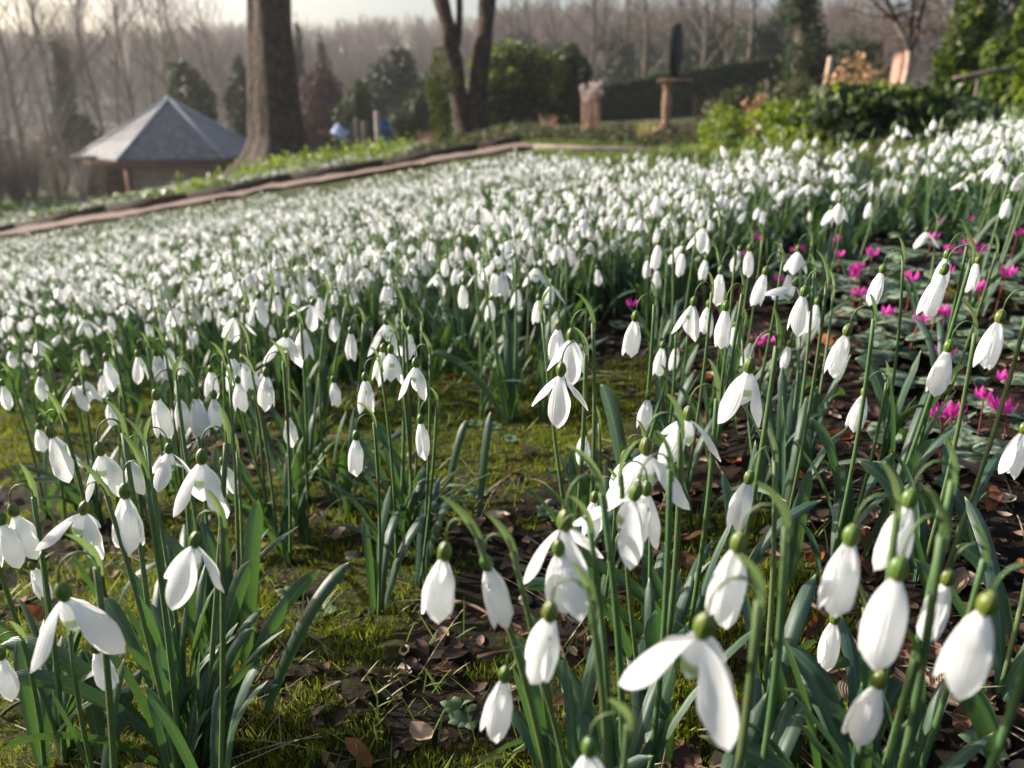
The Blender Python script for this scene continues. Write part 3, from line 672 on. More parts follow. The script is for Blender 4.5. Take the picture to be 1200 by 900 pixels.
for i, (a, b_) in enumerate([((530, 705), (600, 745)), ((600, 655), (660, 660)), ((940, 700), (1010, 760)), ((900, 860), (1010, 880)), ((340, 745), (300, 800)), ((700, 650), (790, 640)), ((0, 840), (60, 815)), ((560, 770), (650, 760)), ((1090, 700), (1130, 640)), ((420, 560), (470, 575))]):
    p, q = hit(*a, up=.006), hit(*b_, up=.006); m_ = (p + q) / 2 + Vector((random.gauss(0, .006), random.gauss(0, .006), .006)); bb = MB().tube(bez(p, m_, q, 8), np.linspace(.0016, .0008, 8), 5)
    c = (p + q) / 2
    bb.tube(bez(c, c + Vector((.01, .006, .004)), c + Vector((.022, .004, .002)), 4), .0007, 4)
    tag(bb.build('twig', M['twig']), 'thin brown fallen twig lying on the ground', 'twig', 'fallen twigs')
# small rosette seedlings
M['seedling'] = noisy('seedling_leaf', [(.3, (.05, .09, .04)), (.7, (.12, .18, .09))], 40, 3, .5, .3, .001)
def rosette(n, L, W):
    b_ = MB()
    for q in range(n):
        a = q * 2.4; l = L * random.uniform(.6, 1); p = bez((0, 0, 0), (math.cos(a) * l * .6, math.sin(a) * l * .6, l * .5), (math.cos(a) * l, math.sin(a) * l, l * .25), 6)
        b_.grid(blade(p, W, side=(-math.sin(a), math.cos(a), 0), nW=3, tip=.6, base=.25))
    return b_
RM = [rosette(7, .014, .008).mesh('seedling', M['seedling']) for _ in range(3)]
for px_, py_ in [(538, 838), (548, 850), (700, 612), (655, 610), (560, 500), (600, 520), (580, 505), (430, 560), (1150, 880), (995, 892), (1175, 790), (560, 585), (640, 605), (380, 720), (340, 700)]:
    v_ = hit(px_, py_); o = bpy.data.objects.new('seedling', random.choice(RM)); col.objects.link(o); o.location = (v_.x, v_.y, gz(v_.x, v_.y) + .002); o.rotation_euler.z = random.uniform(0, 6)
    tag(o, 'tiny round leaved weed seedling in the moss', 'seedling', 'weed seedlings')
M['stone'] = noisy('pebble', [(.3, (.10, .085, .07)), (.7, (.26, .23, .2))], 50, 5, .85, .6, .002)
PM = []
for q in range(4):
    n1, n2 = 8, 10; th = np.linspace(.02, math.pi - .02, n1)[:, None]; ph = np.linspace(0, 2 * math.pi, n2, endpoint=False)[None]; r_ = .006 * (1 + .5 * (vnoise(np.cos(ph) * 1.5 + th, np.sin(ph) * 1.5 + q, q) - .5))
    PM.append(MB().grid(np.stack([r_ * 1.3 * np.sin(th) * np.cos(ph), r_ * np.sin(th) * np.sin(ph), -r_ * .7 * np.cos(th) + 0 * ph], -1), 0, True).mesh('pebble', M['stone']))
for i in range(40):
    y = random.uniform(.3, 1.3); x = random.uniform(-.7, .8) * y; o = bpy.data.objects.new('pebble', random.choice(PM)); col.objects.link(o); o.location = (x, y, gz(x, y) + .001); o.rotation_euler.z = random.uniform(0, 6); o.scale = (random.uniform(.4, 1.2),) * 3
    tag(o, 'small rounded grey pebble on the soil', 'pebble', 'small pebbles')

# ------------------------------------------------------------------ cyclamen
M['cyc'] = noisy('cyclamen_petal', [(.3, (.55, .03, .30)), (.7, (.75, .06, .45))], 60, 3, .5, .2, .001, trans=((.9, .1, .6), .4))
M['cycstem'] = noisy('cyclamen_stem', [(.3, (.12, .03, .03)), (.7, (.2, .06, .05))], 60, 3, .5, 0)
m, n, b = mat('cyclamen_leaf'); t = noise(n, 95, 5); r = ramp(n, t.outputs[0], [(.42, (.022, .05, .022)), (.5, (.08, .12, .075)), (.58, (.20, .25, .17))]); n.links.new(r.outputs[0], b.inputs['Base Color']); b.inputs['Specular IOR Level'].default_value = .25; b.inputs['Roughness'].default_value = .6; bump(n, b, t.outputs[0], .3, .002); M['cycleaf'] = m
def cyc_flower(bx, by, h, hx, hy):
    head = Vector((bx + hx, by + hy, h)); st = MB().tube(bez((bx, by, -.005), (bx + hx * .2, by + hy * .2, h * .8), (head.x, head.y, h + .002), 7), .0009, 4)
    fl = MB(); ph = random.uniform(0, 6)
    for q in range(5):
        a = ph + q * 1.2566; d = Vector((math.cos(a), math.sin(a), 0)); p = bez(head, head + d * .006 + Vector((0, 0, -.001)), head + d * .009 + Vector((0, 0, .012)), 6)
        fl.grid(blade(p, .0075, side=(-math.sin(a), math.cos(a), 0), nW=4, tip=.5, base=.4, twist=.5))
    return st, fl
def heart_leaf(cx, cy, R_, h, az):
    a = np.linspace(0, 2 * math.pi, 17)[None]; r_ = np.linspace(0.02, 1, 5)[:, None]
    rad = R_ * (1 - .45 * np.exp(-((np.abs(np.mod(a, 2 * math.pi) - math.pi)) / .35) ** 2)) * (1 + .12 * np.cos(a)); x = r_ * rad * np.cos(a); y = r_ * rad * np.sin(a); z = h + .18 * R_ * np.cos(2 * a) * r_ ** 2 - .15 * R_ * r_ ** 2
    c, s = math.cos(az), math.sin(az)
    return MB().grid(np.stack([cx + x * c - y * s, cy + x * s + y * c, z], -1))
CYP = []
for v in range(4):
    rt = empty('cyclamen', (0, 0, 0), 'x', 'cyclamen')
    for q in range([1, 2, 1, 2][v]):
        st, fl = cyc_flower(random.uniform(-.01, .01), random.uniform(-.01, .01), random.uniform(.040, .065), random.uniform(-.012, .012), random.uniform(-.01, .01))
        so_ = st.build('flower_stem', M['cycstem'], rt); fl.build('flower', M['cyc'], rt)
    for q in range([2, 3, 3, 2][v]):
        a = random.uniform(0, 6.28); d_ = random.uniform(.02, .05); heart_leaf(math.cos(a) * d_, math.sin(a) * d_, random.uniform(.016, .026), random.uniform(.008, .022), a).build('leaf', M['cycleaf'], rt)
    CYP.append(rt)
cy = [(1037,250),(1047,245),(1060,252),(1092,260),(1084,292),(1109,290),(1125,292),(931,289),(981,304),(917,322),(997,321),(1014,315),(1026,315),(1004,335),(1037,361),(1162,335),(1174,340),(1105,367),(1077,378),(1122,318),(1192,285),(1102,405),(1110,483),(1120,487),(1163,470),(1180,477),(1187,437),(900,403),(888,285),(880,298),(745,355),(615,322),(969,294),(950,262),(1140,255),(1150,300),(1063,340),(395,405)]
used = [False] * 4
for i, (px_, py_) in enumerate(cy):
    v = i % 4; o = CYP[v] if not used[v] else copy_tree(CYP[v]); used[v] = True
    p = hit(px_, py_, up=.042); o.location = (p.x, p.y, gz(p.x, p.y)); o.rotation_euler.z = random.uniform(0, 6.28); s_ = random.uniform(.7, .95); o.scale = (s_,) * 3
    if px_ == 395: o['label'] = 'single purple flower deep among the snowdrops beside the moss'
    elif px_ in (745, 615): o['label'] = ['', 'pink cyclamen under the snowdrops', 'magenta cyclamen bud far in'][1] + (' behind the lone upright tuft' if px_ == 615 else ' over bare dark soil')
    else: o['label'] = 'pink cyclamen flowering in the litter under the tall snowdrops' if py_ > 350 else 'pink cyclamen flowering at the edge of the drift'; o['group'] = 'cyclamens in the litter' if py_ > 350 else 'cyclamens at the drift edge'
CX = []
for i in range(150):
    px_, py_ = random.choice([(960, 350, 60, 25), (1060, 420, 90, 45), (1100, 350, 80, 50), (1010, 330, 70, 40), (1140, 290, 60, 30), (900, 330, 50, 30)])[:2]
    px_ += random.gauss(40, 95); py_ += random.gauss(0, 35)
    if not (850 < px_ < 1420 and 240 < py_ < 520): continue
    p = hit(px_, py_); CX.append(p)
X = np.array([p.x for p in CX]); Y = np.array([p.y for p in CX])
def hl():
    b_ = heart_leaf(0, 0, random.uniform(.018, .030), random.uniform(.006, .03), random.uniform(0, 6)); return b_.arrays()
tag(scatter('cyclamen_leaves', [hl() for _ in range(8)], X, Y, g(X, Y), M['cycleaf'], .55, 1.15, .45), 'marbled grey green cyclamen leaves carpeting the brown litter', 'cyclamen leaves', kind='stuff')
#@@BG
# ------------------------------------------------------------------ background: trees, shrubs, hut, sundial
def PV(px, py, Y):
    """point in picture direction px, py at world distance Y"""
    d = ray(px, py); return Vector((0, 0, CAMZ)) + d * (Y / d.y)
def at(px, Y, dz=0.0):
    """ground point seen in column px at world distance Y"""
    x = 0.
    for _ in range(8): x = (px - 600) / FPX * (Y * CP - (gz(x, Y) - CAMZ) * SP)
    return Vector((x, Y, gz(x, Y) + dz))
def hgt(px, py, Y): return PV(px, py, Y).z
M['bark'] = noisy('bark_brown', [(.3, (.016, .010, .007)), (.5, (.042, .028, .020)), (.7, (.095, .062, .044))], 9, 8, .9, 1., .03)
M['bark2'] = noisy('bark_grey', [(.3, (.06, .05, .045)), (.7, (.17, .14, .12))], 6, 6, .9, .8, .01)
M['twigs'] = noisy('bare_twigs', [(.3, (.085, .062, .052)), (.7, (.17, .125, .105))], 3, 3, .9, 0)
M['twigm'] = noisy('mauve_twigs', [(.3, (.085, .066, .062)), (.7, (.18, .145, .135))], 3, 3, .9, 0)
M['pink_bark'] = noisy('pale_pink_bark', [(.3, (.30, .20, .15)), (.7, (.5, .38, .30))], 20, 5, .8, .4, .005)
def leafm(name, stops, tr, fac=.3, rough=.45): return rnd_tint(name, stops, rough, (tr, fac), .45)
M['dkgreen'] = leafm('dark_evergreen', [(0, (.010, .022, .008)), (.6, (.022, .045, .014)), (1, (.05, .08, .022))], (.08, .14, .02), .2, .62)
M['blgreen'] = leafm('blue_evergreen', [(0, (.014, .024, .016)), (1, (.045, .065, .042))], (.06, .10, .04), .2, .6)
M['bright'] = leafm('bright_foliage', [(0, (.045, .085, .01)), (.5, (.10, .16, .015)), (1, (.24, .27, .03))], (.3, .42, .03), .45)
M['midgreen'] = leafm('mid_foliage', [(0, (.02, .045, .008)), (.6, (.05, .09, .015)), (1, (.12, .16, .03))], (.16, .26, .02), .35)
M['tan'] = leafm('dried_heads', [(0, (.22, .12, .06)), (.6, (.42, .25, .13)), (1, (.58, .42, .26))], (.5, .3, .15), .3, .8)
M['purple'] = leafm('purple_brown_foliage', [(0, (.05, .028, .03)), (1, (.12, .07, .065))], (.1, .05, .04), .2, .8)
M['olive'] = leafm('olive_foliage', [(0, (.04, .045, .02)), (1, (.11, .115, .05))], (.12, .14, .04), .25, .7)
def bare_tree(H, r0, seed, levels=4, nb=(9, 6, 5, 4), spread=.55, up=.35, sub=1., first=.28, droop=0., fork=0):
    rnd = random.Random(seed); tr, cr = MB(), MB()
    def go(p, d, L, r, lv):
        n = [9, 6, 4, 3, 3][lv]; pts = [p]; dd = d.copy()
        for i in range(n):
            dd = (dd + Vector((rnd.gauss(0, 1), rnd.gauss(0, 1), rnd.gauss(0, .6))) * (.06 if lv == 0 else .16) + Vector((0, 0, up * .12 - (droop if lv > 1 else 0)))).normalized(); p = p + dd * L / n; pts.append(p)
        rad = np.linspace(r, r * (.35 if lv == 0 else .3), len(pts)); (tr if lv < 2 else cr).tube(pts, rad, [8, 5, 3, 3, 3][lv], cap=False)
        if lv + 1 >= levels: return
        k = nb[lv]
        for q in range(k):
            f = (first if lv == 0 else .2) + (1 - (first if lv == 0 else .2)) * (q + rnd.random() * .8) / k; f = min(f, .98)
            i = f * n; a = int(i); pp = pts[a].lerp(pts[min(a + 1, n)], i - a); td = (pts[min(a + 1, n)] - pts[a]).normalized(); o = td.orthogonal().normalized(); o = Matrix.Rotation(rnd.uniform(0, 6.28), 3, td) @ o
            nd_ = (td * (1 - spread) + o * spread + Vector((0, 0, up * .4))).normalized()
            go(pp, nd_, L * (.52 if lv == 0 else .55) * (1.15 - .55 * f) * rnd.uniform(.8, 1.2), max(r * .42 * (1.1 - .5 * f), .004 * sub), lv + 1)
    go(Vector((0, 0, -.2)), Vector((0, 0, 1)), H, r0, 0); return tr, cr
def tree_obj(name, trm, crm, loc, rz, sc, label, cat, group=None):
    o = empty(name, loc, label, cat, group, rz); o.scale = (sc,) * 3
    for nm, me in (('trunk', trm), ('crown', crm)):
        c = bpy.data.objects.new(nm, me); col.objects.link(c); c.parent = o
    return o
BT = []
for v in range(6):
    tr, cr = bare_tree(10, .12, 100 + v, 4, (13, 6, 5, 0), .5, .5, 1.5, .22)
    BT.append((tr.mesh('trunk', M['bark2']), cr.mesh('crown', M['twigs'])))
print('tree quads', len(BT[0][1].polygons))
# tall bare trees beyond the hut (photo columns), each its own tree
TL = [(-50,30,.8),(-12,24,.62),(14,34,.8),(36,27,.66),(60,42,.95),(84,31,.75),(108,48,1.0),(128,33,.72),(146,44,.9),(166,36,.75),(186,52,1.05),(208,40,.82),(232,47,.9),(252,38,.66),(272,55,.95),(350,52,.55),(100,62,.8)]
for i, (px, t, s_) in enumerate(TL):
    q = BT[i % 6]; tree_obj('bare_tree', *q, at(px, t, -.2), random.uniform(0, 6), s_, 'tall leafless tree with fine mauve brown twigs rising beyond the hut', 'tree', 'bare trees beyond the hut')
TR = [(590,48,.8),(618,40,.8),(648,52,1.0),(690,40,.85),(722,50,1.1),(752,36,.8),(790,46,1.0),(815,34,.8),(845,42,1.0),(868,30,.85),(905,46,1.1),(1000,36,.7),(1110,22,.8),(1150,20,.9),(1190,24,.9),(700,60,1.2),(820,56,1.3)]
for i, (px, t, s_) in enumerate(TR):
    q = BT[(i * 5 + 2) % 6]; tree_obj('bare_tree', *q, at(px, t, -.2), random.uniform(0, 6), s_ * (.95 if px < 950 else .62), 'leafless tree against the sky beyond the clipped hedge', 'tree', 'bare trees beyond the hedge')
# wood on the far hill, one mass
sm_ = []
for v in range(6):
    tr, cr = bare_tree(5, .10, 300 + v, 3, (14, 6, 0), .45, .5, 6, .12)
    b_ = MB()
    for src in (tr, cr):
        V, F_, U, K = src.arrays(); b_.V.append(V); b_.F.append(F_ + b_.n); b_.n += len(V); b_.U.append(U); b_.K.append(K)
    sm_.append(b_.arrays())
N_ = 2400; Y = RNG.uniform(66, 175, N_); X = RNG.uniform(-1.25, 1, N_) * Y * .9
tag(scatter('hillside_wood', sm_, X, Y, g(X, Y) - .3, M['twigm'], .6, 1.1, .04), 'bare mauve grey wood covering the far hillside', 'woods', kind='stuff')

def leaf_cloud(lumps, n, size, aspect=.5, seed=0, flat=.3, shell=.55):
    """loose leaf quads round several lumps (cx,cy,cz,rx,ry,rz)"""
    r = np.random.default_rng(seed); w_ = np.array([l[3] * l[4] + l[3] * l[5] for l in lumps]); w_ = w_ / w_.sum()
    li = r.choice(len(lumps), n, p=w_); Lm = np.array(lumps)[li]
    d = r.normal(size=(n, 3)); d /= np.linalg.norm(d, axis=1)[:, None]; rad = shell + (1 - shell) * r.random(n) ** .6
    sub = vnoise(d[:, 0] * 2.6 + li * 3.3, d[:, 1] * 2.6 + d[:, 2] * 3.1, seed + 5); rad = rad * (.72 + .5 * sub)
    c = Lm[:, :3] + d * rad[:, None] * Lm[:, 3:6]
    nrm = d * .7 + r.normal(size=(n, 3)) * .75; nrm /= np.linalg.norm(nrm, axis=1)[:, None]
    u = np.cross(nrm, r.normal(size=(n, 3))); u /= np.linalg.norm(u, axis=1)[:, None]; v = np.cross(nrm, u); s_ = size * r.uniform(.6, 1.35, n)
    uu = u * (s_ / 2)[:, None]; vv = v * (s_ * aspect / 2)[:, None]
    bend = nrm * (s_ * .12)[:, None]
    return np.stack([c - uu - bend, c - vv, c + uu - bend, c + vv], 1)
def auto_lumps(R3, n, seed, base=0.0, taper=0.0):
    rnd = random.Random(seed); out = []
    for i in range(n):
        h = (i + rnd.random()) / n; z = base + h * R3[2]
        k = (math.sin(math.pi * min(1, h * .75 + .22)) if not taper else (1 - h * taper))
        a = rnd.uniform(0, 6.28); q = rnd.random() ** .5 * .62; s_ = rnd.uniform(.32, .52)
        out.append((math.cos(a) * q * R3[0] * k, math.sin(a) * q * R3[1] * k, z, R3[0] * s_ * k + .02, R3[1] * s_ * k + .02, R3[2] * s_ * .55))
    return out
def shrub(name, loc, R3, nl, n, size, m, label, cat, seed, trunk=.05, taper=0., group=None, extra=None, aspect=.5, shell=.5, stems=3):
    o = empty(name, loc, label, cat, group); lumps = auto_lumps(R3, nl, seed, .08 * R3[2], taper)
    MB().quads(leaf_cloud(lumps, n, size, aspect, seed, shell=shell)).build('crown', m, o, smooth=False)
    st = MB(); rnd = random.Random(seed)
    for q in range(stems):
        L_ = rnd.choice(lumps[len(lumps) // 2:]) if stems > 1 else (0, 0, R3[2] * .8); a = (rnd.gauss(0, .06) * R3[0] * (stems > 1), rnd.gauss(0, .06) * R3[1] * (stems > 1), -.1)
        st.tube(bez(a, (a[0], a[1], L_[2] * .5), L_[:3], 7), np.linspace(trunk, trunk * .3, 7), 6, cap=False)
    st.build('trunk' if stems == 1 else 'stems', M['bark2'], o)
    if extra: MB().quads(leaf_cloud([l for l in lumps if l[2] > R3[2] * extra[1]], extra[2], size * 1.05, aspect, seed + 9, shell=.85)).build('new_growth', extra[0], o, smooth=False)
    return o
def R_(px_half, t): return px_half * t / FPX
def H_(px, ptop, t): return max(.1, hgt(px, ptop, t) - at(px, t).z)
# conifers and evergreens beyond the hut
for (px, top, hw, t, m_, lab, cat, tp, nm, sd_) in [
  (98,64,34,33,'blgreen','dark conical conifer standing behind the hut on its left','conifer',.75,'conifer',1),
  (240,94,38,27,'dkgreen','rounded dark yew bush peeping over the hut roof','yew',.35,'yew_tree',2),
  (290,88,26,30,'dkgreen','dark evergreen half hidden behind the big trunk','evergreen tree',.5,'evergreen_tree',3),
  (362,44,22,44,'blgreen','slender dark conifer just past the big trunk','conifer',.8,'conifer',4),
  (386,60,20,48,'blgreen','second slender conifer farther beyond the big trunk','conifer',.8,'conifer',5),
  (462,66,50,34,'blgreen','broad grey green conifer between the two nearest trees','conifer',.45,'conifer',6),
  (508,92,28,38,'dkgreen','small dark evergreen behind the twin trunked tree','evergreen tree',.4,'evergreen_tree',7),
  (655,62,46,48,'blgreen','dark evergreen above the rhododendron at the foot of the wood','evergreen tree',.4,'evergreen_tree',8),
  (712,44,52,50,'blgreen','wide dark evergreen behind the hedge near the sundial','evergreen tree',.35,'evergreen_tree',9),
  (778,52,50,52,'blgreen','dark evergreen directly behind the sundial','evergreen tree',.35,'evergreen_tree',10),
  (835,40,46,46,'blgreen','dark evergreen above the middle of the hedge','evergreen tree',.35,'evergreen_tree',11),
  (890,30,46,42,'blgreen','tall dark evergreen beside the ivy clad tree','evergreen tree',.4,'evergreen_tree',12),
  (622,48,50,46,'blgreen','dark evergreen rising behind the rhododendron','evergreen tree',.3,'evergreen_tree',14),
  (745,26,62,58,'blgreen','tall broad evergreen left of the slate disc in the far wood','evergreen tree',.35,'evergreen_tree',15),
  (815,18,60,56,'blgreen','tall broad evergreen right of the slate disc in the far wood','evergreen tree',.35,'evergreen_tree',16),
  (870,40,58,50,'dkgreen','dark evergreen over the upper end of the hedge','evergreen tree',.3,'evergreen_tree',17),
  (1005,48,48,17,'dkgreen','loose dark bush behind the tan hydrangea heads','bush',.2,'bush',13)]:
    p = at(px, t, -.1); hh = H_(px, top, t)
    shrub(nm, p, (R_(hw, t), R_(hw, t), hh * .95), 16, int(4200 if t > 25 else 5200), .26 if t > 25 else .075, M[m_], lab, cat, sd_, .12 if t > 25 else .05, tp, stems=1, shell=.35)
p = at(385, 27, -.1); shrub('purple_bush', p, (R_(56, 27), R_(50, 27), H_(385, 84, 27)), 14, 6000, .17, M['purple'], 'wide purple brown bush behind the blue sign', 'bush', 31, .05)
for (px, top, hw, t, lab, sd_) in [(345, 110, 34, 25, 'dark low bush between the big trunk and the blue sign', 111), (425, 104, 40, 24, 'dark bush directly behind the posts and the water butt', 112), (487, 112, 36, 23, 'dark bush left of the sunlit laurel', 113)]:
    shrub('dark_bush', at(px, t, -.1), (R_(hw, t), .9, H_(px, top, t)), 12, 4200, .13, M['dkgreen' if px != 345 else 'purple'], lab, 'bush', sd_, .04)
# rhododendron behind the twin tree
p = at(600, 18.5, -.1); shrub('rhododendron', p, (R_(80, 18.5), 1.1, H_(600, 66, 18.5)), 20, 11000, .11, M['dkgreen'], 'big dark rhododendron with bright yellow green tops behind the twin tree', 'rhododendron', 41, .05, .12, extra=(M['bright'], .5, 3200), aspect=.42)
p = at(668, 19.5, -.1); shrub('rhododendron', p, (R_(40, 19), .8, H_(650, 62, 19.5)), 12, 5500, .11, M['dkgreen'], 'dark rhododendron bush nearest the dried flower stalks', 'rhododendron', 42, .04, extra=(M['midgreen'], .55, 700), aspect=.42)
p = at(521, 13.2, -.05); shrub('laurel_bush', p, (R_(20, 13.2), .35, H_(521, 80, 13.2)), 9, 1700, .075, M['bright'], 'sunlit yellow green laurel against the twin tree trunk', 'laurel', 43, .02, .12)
# brown thicket at the picture edge
for i, (px, t, top, hw) in enumerate([(0,15,118,42),(40,17,104,44),(72,19,128,34),(22,13,150,34),(110,20,165,22),(-30,14,100,40)]):
    o = empty('bare_shrub', at(px, t, -.05), 'brown leafless shrub in the thicket beside the hut', 'shrub', 'leafless shrubs beside the hut'); st, tw = MB(), MB(); rnd = random.Random(50 + i); hh = H_(px, top, t); rx = R_(hw, t)
    for q in range(34):
        a = rnd.uniform(0, 6.28); e = rnd.random() ** .5 * rx; tip = Vector((math.cos(a) * e, math.sin(a) * e, hh * rnd.uniform(.6, 1.05) * (1 - .3 * e / rx))); pts = bez((math.cos(a) * .05, math.sin(a) * .05, 0), (tip.x * .35, tip.y * .35, tip.z * .6), tip, 8)
        st.tube(pts, np.linspace(.012, .004, 8), 4, cap=False)
        for k in range(16):
            j = rnd.randint(2, 7); p0 = Vector(pts[j]); d = Vector((rnd.gauss(0, 1), rnd.gauss(0, 1), rnd.uniform(0, 1.4))).normalized(); tw.tube([p0, p0 + d * hh * .09, p0 + d * hh * .17 + Vector((0, 0, hh * .03))], [.004, .003, .002], 3, cap=False)
    st.build('stems', M['twigm'], o); tw.build('crown', M['twigm'], o)

# the big tree with fluted trunk
bp = at(326, 14, -.15); zt = bp.z
def fluted(name, keys, lab, m, flutes=7, seed=3, twist=.5, amp=.16):
    """keys: (px, py, half width px) at depth t0 going up"""
tr_ = empty('big_tree', bp, 'massive fluted tree trunk with spreading roots beside the path', 'tree')
ky = [(323,218,62),(324,206,52),(325,190,39),(325,176,32),(325,160,27),(323,135,25),(321,100,24),(318,60,23),(316,15,21.5),(314,-40,20),(312,-150,18)]
zz, cx, rr_ = [], [], []
for (px, py, hw) in ky: q = PV(px, py, 14 + 0); zz.append(q.z - bp.z); cx.append(q.x - bp.x); rr_.append(hw * 14 / FPX)
zz[0] = -.15
zs = np.linspace(zz[0], zz[-1], 70); c_ = np.interp(zs, zz, cx); r_ = np.interp(zs, zz, rr_); th = np.linspace(0, 2 * math.pi, 56, endpoint=False)
fl_ = (np.cos(th[None] * 5 + zs[:, None] * .55) * .035 + np.cos(th[None] * 9 - zs[:, None] * .6 + 1) * .02 + .16 * (vnoise(1.6 * np.cos(th)[None] + .35 * zs[:, None] + 7, 1.6 * np.sin(th)[None] + .5 * zs[:, None], 61) - .5))
rt_ = np.exp(-(zs - zs[0]) / .45)[:, None] * (.28 * np.cos(th[None] * 4 + .4) + .25 * np.maximum(0, np.cos(th[None] - math.pi)) ** 3)
rad = r_[:, None] * (1 + fl_ * (1 + 1.2 * np.exp(-(zs[:, None]) / 1.5)) + rt_) + .02 * (vnoise(6 * np.cos(th)[None] + 20 + 0 * zs[:, None], 6 * np.sin(th)[None] + zs[:, None] * 3, 62) - .5)
MB().grid(np.stack([c_[:, None] + rad * np.cos(th), rad * np.sin(th), zs[:, None] + 0 * th], -1), 0, True).build('trunk', M['bark'], tr_)
lim, tw = bare_tree(6.5, .26, 77, 4, (9, 8, 7, 0), .6, .1, 1.4, .12, .10); cr_o = lim.build('limbs', M['bark'], tr_); cr_o.location = (cx[-1], 0, zz[-1] - .3); tw_o = tw.build('crown', M['twigs'], tr_); tw_o.location = cr_o.location
# moss-green shoots at the foot of the big trunk
# twin trunked tree
t2 = 14.0; b2 = at(553, t2, -.1); o2 = empty('twin_trunked_tree', b2, 'tree with two dark trunks forming a narrow V behind the path', 'tree')
def trunk_px(keys, t, base, m, name, parent, seg=16, seed=1):
    pts = [PV(px, py, t) - base for px, py, _ in keys]; rs = [h * t / FPX for *_, h in keys]
    u = np.linspace(0, 1, len(pts)); uu = np.linspace(0, 1, 34); pts = np.array([tuple(p) for p in pts])
    pp = np.stack([np.interp(uu, u, pts[:, k]) for k in range(3)], 1)
    for _ in range(3): pp[1:-1] = (pp[:-2] + pp[2:] + 2 * pp[1:-1]) / 4
    r2 = np.interp(uu, u, rs); n0 = MB().tube(pp, r2, seg, cap=False); V = n0.V[0]; V += (vnoise(V[:, 0] * 9 + V[:, 1] * 9, V[:, 2] * 3, seed) - .5)[:, None] * r2.mean() * .35
    return n0.build(name, m, parent)
trunk_px([(549,172,18),(546,150,12),(538,115,9.5),(532,80,9),(528,45,9),(519,10,8),(508,-40,7),(490,-120,6)], t2, b2, M['bark'], 'trunk', o2, seed=71)
trunk_px([(558,172,19),(557,150,15),(559,118,12),(562,85,10.5),(567,50,10),(570,15,9.5),(572,-40,9),(574,-120,8)], t2 + .08, b2, M['bark'], 'trunk', o2, seed=72)
trunk_px([(534,52,6),(538,36,4),(539,10,3.5),(538,-30,3)], t2, b2, M['bark'], 'branch', o2, 8, seed=73)
tws = MB()
for (px, py, s_) in [(490,-90,1.0),(574,-120,1.1),(538,-30,.6)]:
    a_, c2 = bare_tree(3.2 * s_, .07, int(px), 4, (10, 8, 6, 0), .65, .0, 1.6, .1, .16)
    q = PV(px, py, t2) - b2
    for src in (a_, c2):
        V, F_, U, K = src.arrays(); tws.V.append(V + np.array(q)); tws.F.append(F_ + tws.n); tws.n += len(V); tws.U.append(U); tws.K.append(K)
tws.build('crown', M['twigs'], o2)

# the hut
ht = 23.0; ap = PV(197, 115, ht); hc = Vector((ap.x, ap.y, 0)); ez = PV(197, 181, ht - 2).z; ez = -.83; gz0 = gz(hc.x, hc.y) - .1
hut = empty('garden_hut', (hc.x, hc.y, gz0), 'hexagonal garden hut with a slate blue pyramid roof and stone walls', 'hut')
M['slate'] = None
m, n, b = mat('blue_slates'); uv = nd(n, 'ShaderNodeUVMap'); br = nd(n, 'ShaderNodeTexBrick', Scale=1.0); mp = nd(n, 'ShaderNodeMapping'); mp.inputs['Scale'].default_value = (9, 9, 1)
n.links.new(uv.outputs[0], mp.inputs[0]); n.links.new(mp.outputs[0], br.inputs[0]); br.inputs['Color1'].default_value = (.035, .045, .07, 1); br.inputs['Color2'].default_value = (.13, .135, .15, 1); br.inputs['Mortar'].default_value = (.05, .055, .065, 1); br.inputs['Mortar Size'].default_value = .03; br.inputs['Row Height'].default_value = .6
n.links.new(mixc(n, .4, br.outputs[0], noise(n, 6, 5).outputs[0], 'OVERLAY'), b.inputs['Base Color']); b.inputs['Roughness'].default_value = .5; bump(n, b, br.outputs['Fac'], -.5, .01)
M['slate'] = m
M['lead'] = noisy('lead_ridge', [(.3, (.28, .30, .34)), (.7, (.42, .44, .50))], 8, 4, .4, .1, .002)
M['redwood'] = noisy('red_stained_wood', [(.3, (.10, .03, .018)), (.7, (.20, .065, .035))], 10, 5, .7, .3, .004)
m, n, b = mat('stone_blocks'); uv = nd(n, 'ShaderNodeUVMap'); br = nd(n, 'ShaderNodeTexBrick', Scale=1.0); mp = nd(n, 'ShaderNodeMapping'); mp.inputs['Scale'].default_value = (5, 6, 1)
n.links.new(uv.outputs[0], mp.inputs[0]); n.links.new(mp.outputs[0], br.inputs[0]); br.inputs['Color1'].default_value = (.30, .20, .15, 1); br.inputs['Color2'].default_value = (.42, .31, .24, 1); br.inputs['Mortar'].default_value = (.14, .11, .10, 1); br.inputs['Mortar Size'].default_value = .02
n.links.new(mixc(n, .3, br.outputs[0], noise(n, 4, 5).outputs[0], 'OVERLAY'), b.inputs['Base Color']); b.inputs['Roughness'].default_value = .9; M['stonewall'] = m
RH = 2.62; angs = [R(-100 + 60 * k) for k in range(6)]; az_ = ap.z - gz0; eh = ez - gz0
def hx(r, k, z): a = angs[k % 6]; return np.array([math.cos(a) * r, math.sin(a) * r, z])
